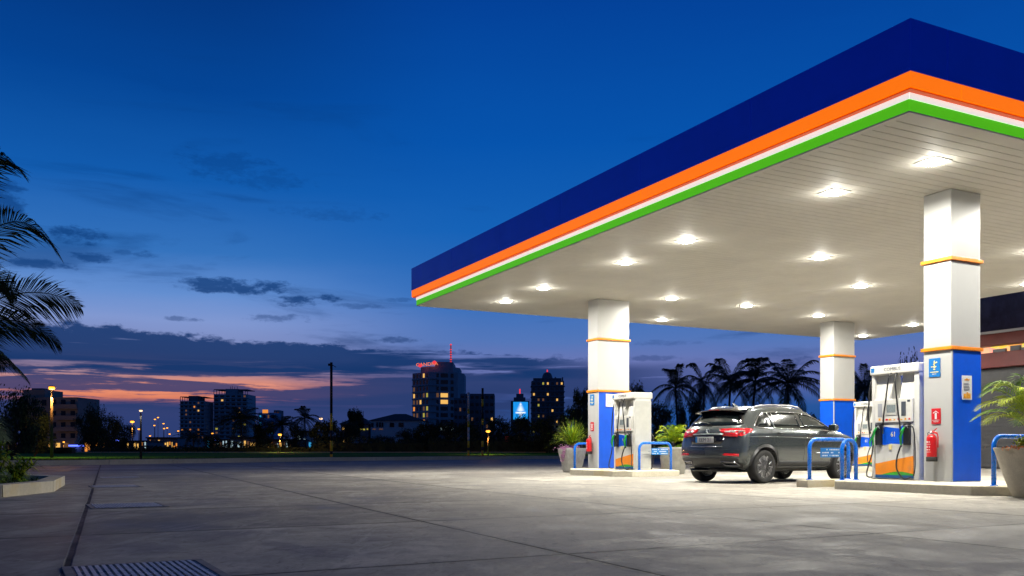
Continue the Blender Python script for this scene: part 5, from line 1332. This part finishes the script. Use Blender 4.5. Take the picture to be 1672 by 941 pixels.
# domed tower
t, w_, h_, fh, rn = tower(868, 921, 622, 510, 16, 13, 7, 'dark tower with rounded stepped top and yellow lit windows', 'render_dark', 67, litp=.12, lit=('lit_warm', 'lit_yellow', 'lit_warm'))
k_ = 510/FPX
MB().lathe([(14*k_, 0), (13.5*k_, 3*k_), (9*k_, 6*k_), (8*k_, 10*k_), (6*k_, 14*k_), (2*k_, 16*k_), (.001, 16.5*k_)], 16, (0, 8, h_)).build('dome', M['render_dark'], t)
MB().box(-w_*.42, w_*.42, 1, 14, h_, h_+1.6).build('roof_step', M['render_dark'], t)
MB().tube([(0, 8, h_+16*k_), (0, 8, h_+20*k_)], .35, 6).build('mast', M['lit_red'], t)
for q in range(9): MB().box(-w_*.45+q*w_*.11, -w_*.45+q*w_*.11+.8, .3, 1.2, h_, h_+rn.uniform(.8, 2.4)).build('parapet_post', M['render_dark'], t)
# stepped tower behind the billboard
t, w_, h_, fh, rn = tower(834, 864, 655, 380, 12, 8, 3, 'stepped dark tower with red mast behind the blue billboard', 'render_dark', 68, litp=.03, slabs=False)
MB().box(-w_*.34, w_*.30, 1, 10, h_, h_+1.6).build('roof_step', M['render_dark'], t); MB().box(-w_*.2, w_*.2, 2, 8, h_+1.6, h_+3.2).build('upper_step', M['render_dark'], t)
MB().tube([(0, 5, h_+3.2), (0, 5, h_+5.4)], .28, 6).build('mast', M['lit_red'], t)
# billboard
t = empty('billboard', bearing(850, 150), 0, 'small square backlit blue billboard glowing above the dark trees', 'billboard')
k_ = 150/FPX; z0, z1 = hgt(685, 150), hgt(656.5, 150)
MB().box(-13*k_, 13*k_, .0, .35, z0-.08, z1+.08).build('frame', M['black'], t)
def bb():
    m = bpy.data.materials.new('billboard_face'); m.use_nodes = True; n = NT(m.node_tree); p = m.node_tree.nodes['Principled BSDF']
    x, y, z = n.sep(n.new('ShaderNodeTexCoord').outputs['Generated'])
    dx = n.m('SUBTRACT', x, .5); 
    g = n.ss(n.m('ADD', n.m('ABSOLUTE', dx), n.m('MULTIPLY', n.m('ABSOLUTE', n.m('SUBTRACT', z, .52)), .55)), .34, .05)
    bar = n.m('MULTIPLY', n.ss(n.m('ABSOLUTE', n.m('SUBTRACT', z, .385)), .06, .025), n.ss(n.m('ABSOLUTE', dx), .40, .25))
    gap = n.m('MULTIPLY', n.ss(n.m('ABSOLUTE', n.m('SUBTRACT', z, .46)), .03, .01), .8)
    top = n.ss(n.m('SQRT', n.m('ADD', n.m('MULTIPLY', dx, dx), n.m('POWER', n.m('SUBTRACT', z, .86), 2))), .09, .03)
    f = n.m('MAXIMUM', n.m('MAXIMUM', n.m('SUBTRACT', g, gap, clamp=True), bar), top, clamp=True)
    c_ = n.mix(f, n.mix(n.noise(n.new('ShaderNodeTexCoord').outputs['Generated'], 4), (.0, .16, .62, 1), (.02, .42, .95, 1)), (.85, .95, 1, 1))
    n.put(p.inputs['Emission Color'], c_); p.inputs['Emission Strength'].default_value = .95; n.put(p.inputs['Base Color'], c_); return m
MB().box(-12*k_, 12*k_, -.04, -.001, z0, z1).build('face', bb(), t)
MB().tube([(0, .6, 0), (0, .6, z0)], .16, 8).build('post', M['black_pole'], t)
# houses
def house(px0, px1, eave, ridge, Yd, depth, label, walls='render_grey', wins=(), hip=.35, over=.5):
    k_ = Yd/FPX; w = (px1-px0)*k_; t = empty('house', bearing((px0+px1)/2, Yd), 0, label, 'building')
    He, Hr = hgt(eave, Yd), hgt(ridge, Yd)
    MB().box(-w/2+over, w/2-over, 0, depth, 0, He).build('wall', M[walls], t)
    r_ = MB(); a, b_ = -w/2, w/2; y0, y1 = -over, depth+over; ym = depth/2; hx = w*hip
    r_.add([(a, y0, He), (b_, y0, He), (b_, y1, He), (a, y1, He), (a+hx, ym, Hr), (b_-hx, ym, Hr)], [(0, 1, 5, 4), (1, 2, 5), (2, 3, 4, 5), (3, 0, 4), (3, 2, 1, 0)])
    r_.build('roof', M['roof_tile'], t)
    for px, py, ww, hh, m in wins: win(t, (px-(px0+px1)/2)*k_, -.05, hgt(py, Yd), ww*k_, hh*k_, m)
    return t
t = house(601, 694, 687, 674, 170, 12, 'white walled two storey house with brown hipped roof', 'render_white', [(608, 694, 4, 7, 'glass_dark'), (616, 694, 3, 8, 'glass_dark'), (620.5, 694, 3, 8, 'glass_dark'), (624.5, 694, 3, 8, 'glass_dark'), (611, 701, 5, 1, 'lit_dim'), (622, 701, 6, 1, 'lit_dim'), (640, 694, 7, 7, 'glass_dark'), (655, 694, 8, 7, 'glass_dark')], .40)
t = house(552, 606, 693, 681, 175, 10, 'low roofed hall with yellow lit windows beside the white house', 'render_dark', [(561, 700, 4, 4, 'lit_warm'), (567, 703, 5, 4, 'lit_amber'), (587, 701, 7, 2.2, 'lit_yellow'), (594, 701.5, 4, 2.2, 'lit_yellow'), (600, 701, 2, 2, 'lit_yellow')])
MB().tube([(1.0, 4, 6), (1.0, 4, hgt(670, 175))], .06, 6).build('aerial', M['black'], t)
house(805, 900, 712, 704, 120, 8, 'long low shed with dark red lit porch right of the orange lamp', 'render_dark', [(829, 717, 10, 8, 'lit_dimred'), (848, 717, 3, 8, 'lit_dim')]) if 'lit_dimred' in M else None
house(672, 738, 716, 710, 118, 7, 'small pale outbuilding with one lime lit window', 'render_dark', [(701, 723, 3, 4, 'lit_yellow')])
# pale apartment building left
t = empty('apartment_building', bearing(80, 190), R(-3), 'pale six storey apartment building with balconies, behind the tall street lamp', 'building')
k_ = 190/FPX
H6 = hgt(649, 190); wA = 12.4
MB().box(-wA/2, wA/2, 0, 9, 0, H6).build('wall', M['render_pale'], t)
MB().box(-wA*.5, -wA*.12, 1, 8, H6+.01, hgt(636, 190)).build('penthouse', M['render_pale'], t); MB().box(-wA*.40, -wA*.2, 2, 6, hgt(636, 190), hgt(633, 190)).build('water_tank', M['render_dark'], t)
rn = random.Random(77); fh = H6/5
for f in range(5):
    for c_ in range(6):
        x = -wA/2+(c_+.5)*wA/6; lit_ = rn.random() < (.35 if f == 0 else .05)
        win(t, x, -.02, (f+.52)*fh, .95, fh*.52, 'lit_amber' if lit_ else 'glass_dark')
    if f:
        for x0, x1 in ((-wA/2, -wA/2+3.2), (wA/2-4.4, wA/2+.4)):
            g = MB(); g.box(x0, x1, -1.1, -.01, f*fh-.1, f*fh+.05); g.box(x0, x1, -1.1, -1.0, f*fh+.05, f*fh+.85); g.build('balcony', M['render_pale'], t)
MB().box(-wA/2-3, wA/2+.5, -2.2, -1.2, 0, 2.6).build('ground_floor_front', M['render_pale'], t)
for x, m, w in ((-5.6, 'lit_amber', 1.2), (-1.4, 'lit_dim', 1), (1.2, 'lit_warm', 1.0), (3.2, 'lit_warm', .9), (5.0, 'lit_dim', .9)): win(t, x, -2.22, 1.7, w, .9, m)
# low lit buildings along the road
def shopfront(px0, px1, Yd, top, label, seed, mats, n=None, wall='render_dark'):
    k_ = Yd/FPX; w = (px1-px0)*k_; h = hgt(top, Yd); t = empty('shopfront', bearing((px0+px1)/2, Yd), 0, label, 'building', 'low lit buildings along the far road'); rn = random.Random(seed)
    MB().box(-w/2, w/2, 0, 8, 0, h).build('wall', M[wall], t); n = n or max(2, int((px1-px0)/5))
    MB().box(-w/2-.2, w/2+.2, -.5, 8.2, h, h+.3).build('roof', M['roof_tile'], t)
    for i in range(n):
        x = -w/2+(i+.5)*w/n; ww = w/n*rn.uniform(.25, .7); hh = rn.uniform(.5, 1.8)
        if rn.random() < .8: win(t, x, -.04, rn.uniform(1.3, max(1.5, h-1.0)), ww, hh, rn.choice(mats))
    return t
shopfront(2, 32, 130, 712, 'low shop with purple window glow at the left edge behind the tree', 1, ['lit_dim', 'lit_dimblue', 'lit_amber'] if 'lit_dimblue' in M else ['lit_dim', 'lit_amber'])
shopfront(138, 172, 150, 722, 'low kiosk row with orange lights right of the apartment building', 2, ['lit_amber', 'lit_warm'])
shopfront(206, 240, 170, 722, 'low row with orange and white lights behind the twin lamps', 3, ['lit_amber', 'lit_white', 'lit_warm'])
shopfront(240, 290, 230, 716, 'distant row full of orange lights left of the narrow tower', 4, ['lit_amber', 'lit_warm', 'lit_amber'], 14)
shopfront(338, 372, 150, 720, 'shop row with violet sign below the wider tower', 5, ['lit_white', 'lit_dim', 'lit_teal'], 7)
shopfront(376, 424, 150, 716, 'shop row with small white lights below the wider tower', 6, ['lit_white', 'lit_dim', 'lit_warm'], 9)
shopfront(426, 486, 155, 720, 'shop row with warm lights behind the orange lamp', 7, ['lit_warm', 'lit_white', 'lit_dim', 'lit_amber'], 12)
shopfront(484, 520, 180, 706, 'pale shed with bright white floodlights right of the small palm', 8, ['lit_white', 'lit_teal'], 4, wall='render_grey')
shopfront(520, 572, 140, 716, 'fence lit orange behind the tall black and yellow pole', 9, ['lit_amber', 'lit_warm', 'lit_amber'], 12)
# neon kiosk canopy
t = empty('kiosk', bearing(124, 150), 0, 'small kiosk with violet neon roof edge right of the apartment building', 'kiosk')
MB().box(-.9, .9, 0, 1.6, 0, 1.25).build('wall', M['render_pale'], t); MB().box(-1.0, 1.0, -.5, 1.7, 1.30, 1.55).build('neon_roof', M['lit_blue'], t)
for px, py, nm in ((354, 718, 'violet neon sign glowing below the wider grey tower'), (190, 719, 'small blue neon sign between dark trees left of the black lamp pole')):
    t = empty('neon_sign', bearing(px, 125), 0, nm, 'sign'); z = hgt(py, 125)
    MB().box(-.35, .35, -.05, .05, z-.14, z+.14).build('lit_face', M['lit_blue'], t, bevel=.03); MB().tube([(0, .1, 0), (0, .1, z)], .04, 6).build('post', M['black_pole'], t)

# ================================================================ LAMPS AND POLES
def lamp(px, Yd, py, label, base=0.18, r=.07, bulb=.16, m='bulb_orange', power=60, col=(1, .5, .12), arm=0, pole='lamp_pole', name='street_lamp', grp='orange street lamps'):
    z = hgt(py, Yd)-base; t = empty(name, bearing(px, Yd, base), 0, label, 'street lamp', grp)
    MB().tube([(0, 0, 0), (0, 0, z*.5), (0, 0, z-bulb)], [r*1.2, r, r*.7], 8).build('pole', M[pole], t)
    MB().lathe([(.001, z-bulb*.55), (bulb*.7, z-bulb*.4), (bulb, z), (bulb*.7, z+bulb*.4), (.001, z+bulb*.5)], 14).build('bulb', M[m], t)
    MB().lathe([(bulb*1.25, z+bulb*.42), (bulb*.9, z+bulb*.65), (.001, z+bulb*.8)], 14).build('hood', M['black_pole'], t)
    if power: point(t, 'lamp', z-bulb*2.6, col, power, bulb)
    return t
lamp(84.5, 56, 634, 'tall orange street lamp in front of the pale apartment building', r=.09, bulb=.20, power=1100)
lamp(216, 110, 689, 'orange street lamp left of the short black lamp pole', bulb=.26, power=220, base=0)
lamp(227, 125, 701, 'lower orange lamp just left of the short black lamp pole', bulb=.2, power=0, base=0)
lamp(230, 44.8, 671, 'short black lamp pole with pale light by the kerb', r=.055, bulb=.09, m='bulb_white', power=15, col=(1, .85, .6), pole='black_pole', grp=None)
lamp(457, 92, 710, 'orange lamp glowing in front of dark trees near the small palm', bulb=.20, power=320, base=0)
lamp(797, 80, 704.5, 'orange lamp glowing right of the striped poles', bulb=.21, power=320, base=.1)
lamp(58, 168, 731, 'low orange garden lamp left of the tall street lamp', bulb=.3, power=300, base=.0)
lamp(81, 172, 726, 'low warm lamp right behind the tall street lamp pole', bulb=.24, power=300, base=.0)
lamp(104, 172, 722, 'low warm lamp at the right end of the pale apartment building', bulb=.2, power=300, base=.0)
lamp(524, 200, 684, 'distant pale pink light on a mast left of the tall black pole', bulb=.42, m='bulb_white', power=0, base=0, grp=None)
rn = random.Random(55)
TINY = [(253, 685, 'second highest'), (258, 682, 'highest'), (252, 695, 'third highest'), (267, 692, 'tallest of the middle group among the'), (273, 699, 'rightmost of the middle group among the'),
        (268, 700, 'lower middle one of the'), (277, 709, 'low right one of the'), (257, 715, 'low left one of the'), (245, 712, 'leftmost higher one of the'), (263, 718, 'low central one of the'),
        (284, 716, 'nearly rightmost low one of the'), (291, 704, 'one beside the narrow tower edge of the'), (241, 722, 'lowest left one of the'), (249, 726, 'lowest of all the')]
for px, py, w_ in TINY: lamp(px, 380, py, w_+' tiny distant amber lights', bulb=.42, r=.10, power=0, base=0, grp='tiny distant amber lights left of the narrow tower')
lamp(347, 150, 708, 'small orange lamp between the two grey towers', bulb=.18, r=.05, power=0, base=0)
def banded(px, Yd, top, label, bands, r, arm=False):
    """bands: list of (py_from_top, material)"""
    t = empty('marker_pole', bearing(px, Yd, .18), 0, label, 'pole', 'tall banded marker poles along the far kerb')
    for (p0, p1, m) in bands:
        a, b_ = hgt(p1, Yd)-.18, hgt(p0, Yd)-.18
        MB().tube([(0, 0, max(0, a)), (0, 0, b_)], r, 12).build('painted_band', M[m], t)
    if arm:
        z = hgt(top+4, Yd)-.18; MB().box(-.2, .05, -.06, .06, z-.06, z+.08).build('bracket', M['black_pole'], t); MB().tube([(.05, 0, z), (.3, 0, z-.15)], .02, 6).build('arm', M['black_pole'], t)
    MB().lathe([(.001, .09), (r*1.6, .09), (r*2.2, 0)], 12).build('base_plate', M['black_pole'], t)
banded(541, 57.6, 592, 'tall black and yellow banded pole at the kerb', [(592, 675, 'black_pole'), (675, 703, 'yellow_pole'), (703, 720, 'black_pole'), (720, 737, 'yellow_pole'), (737, 742, 'black_pole'), (742, 749, 'yellow_pole')], .085, True)
banded(765, 66.5, 641, 'left one of the two slim striped poles', [(641, 668, 'sign_dull'), (668, 676, 'yellow_pole'), (676, 688, 'sign_dull'), (688, 698, 'yellow_pole'), (698, 708, 'sign_dull'), (708, 720, 'sign_dull'), (720, 731, 'yellow_pole'), (731, 736, 'black_pole'), (736, 746, 'yellow_pole')], .08)
banded(788, 67.5, 634, 'right one of the two slim striped poles', [(634, 652, 'black_pole'), (652, 664, 'yellow_pole'), (664, 684, 'black_pole'), (684, 694, 'yellow_pole'), (694, 720, 'black_pole'), (720, 730, 'yellow_pole'), (730, 736, 'black_pole'), (736, 746, 'yellow_pole')], .085)
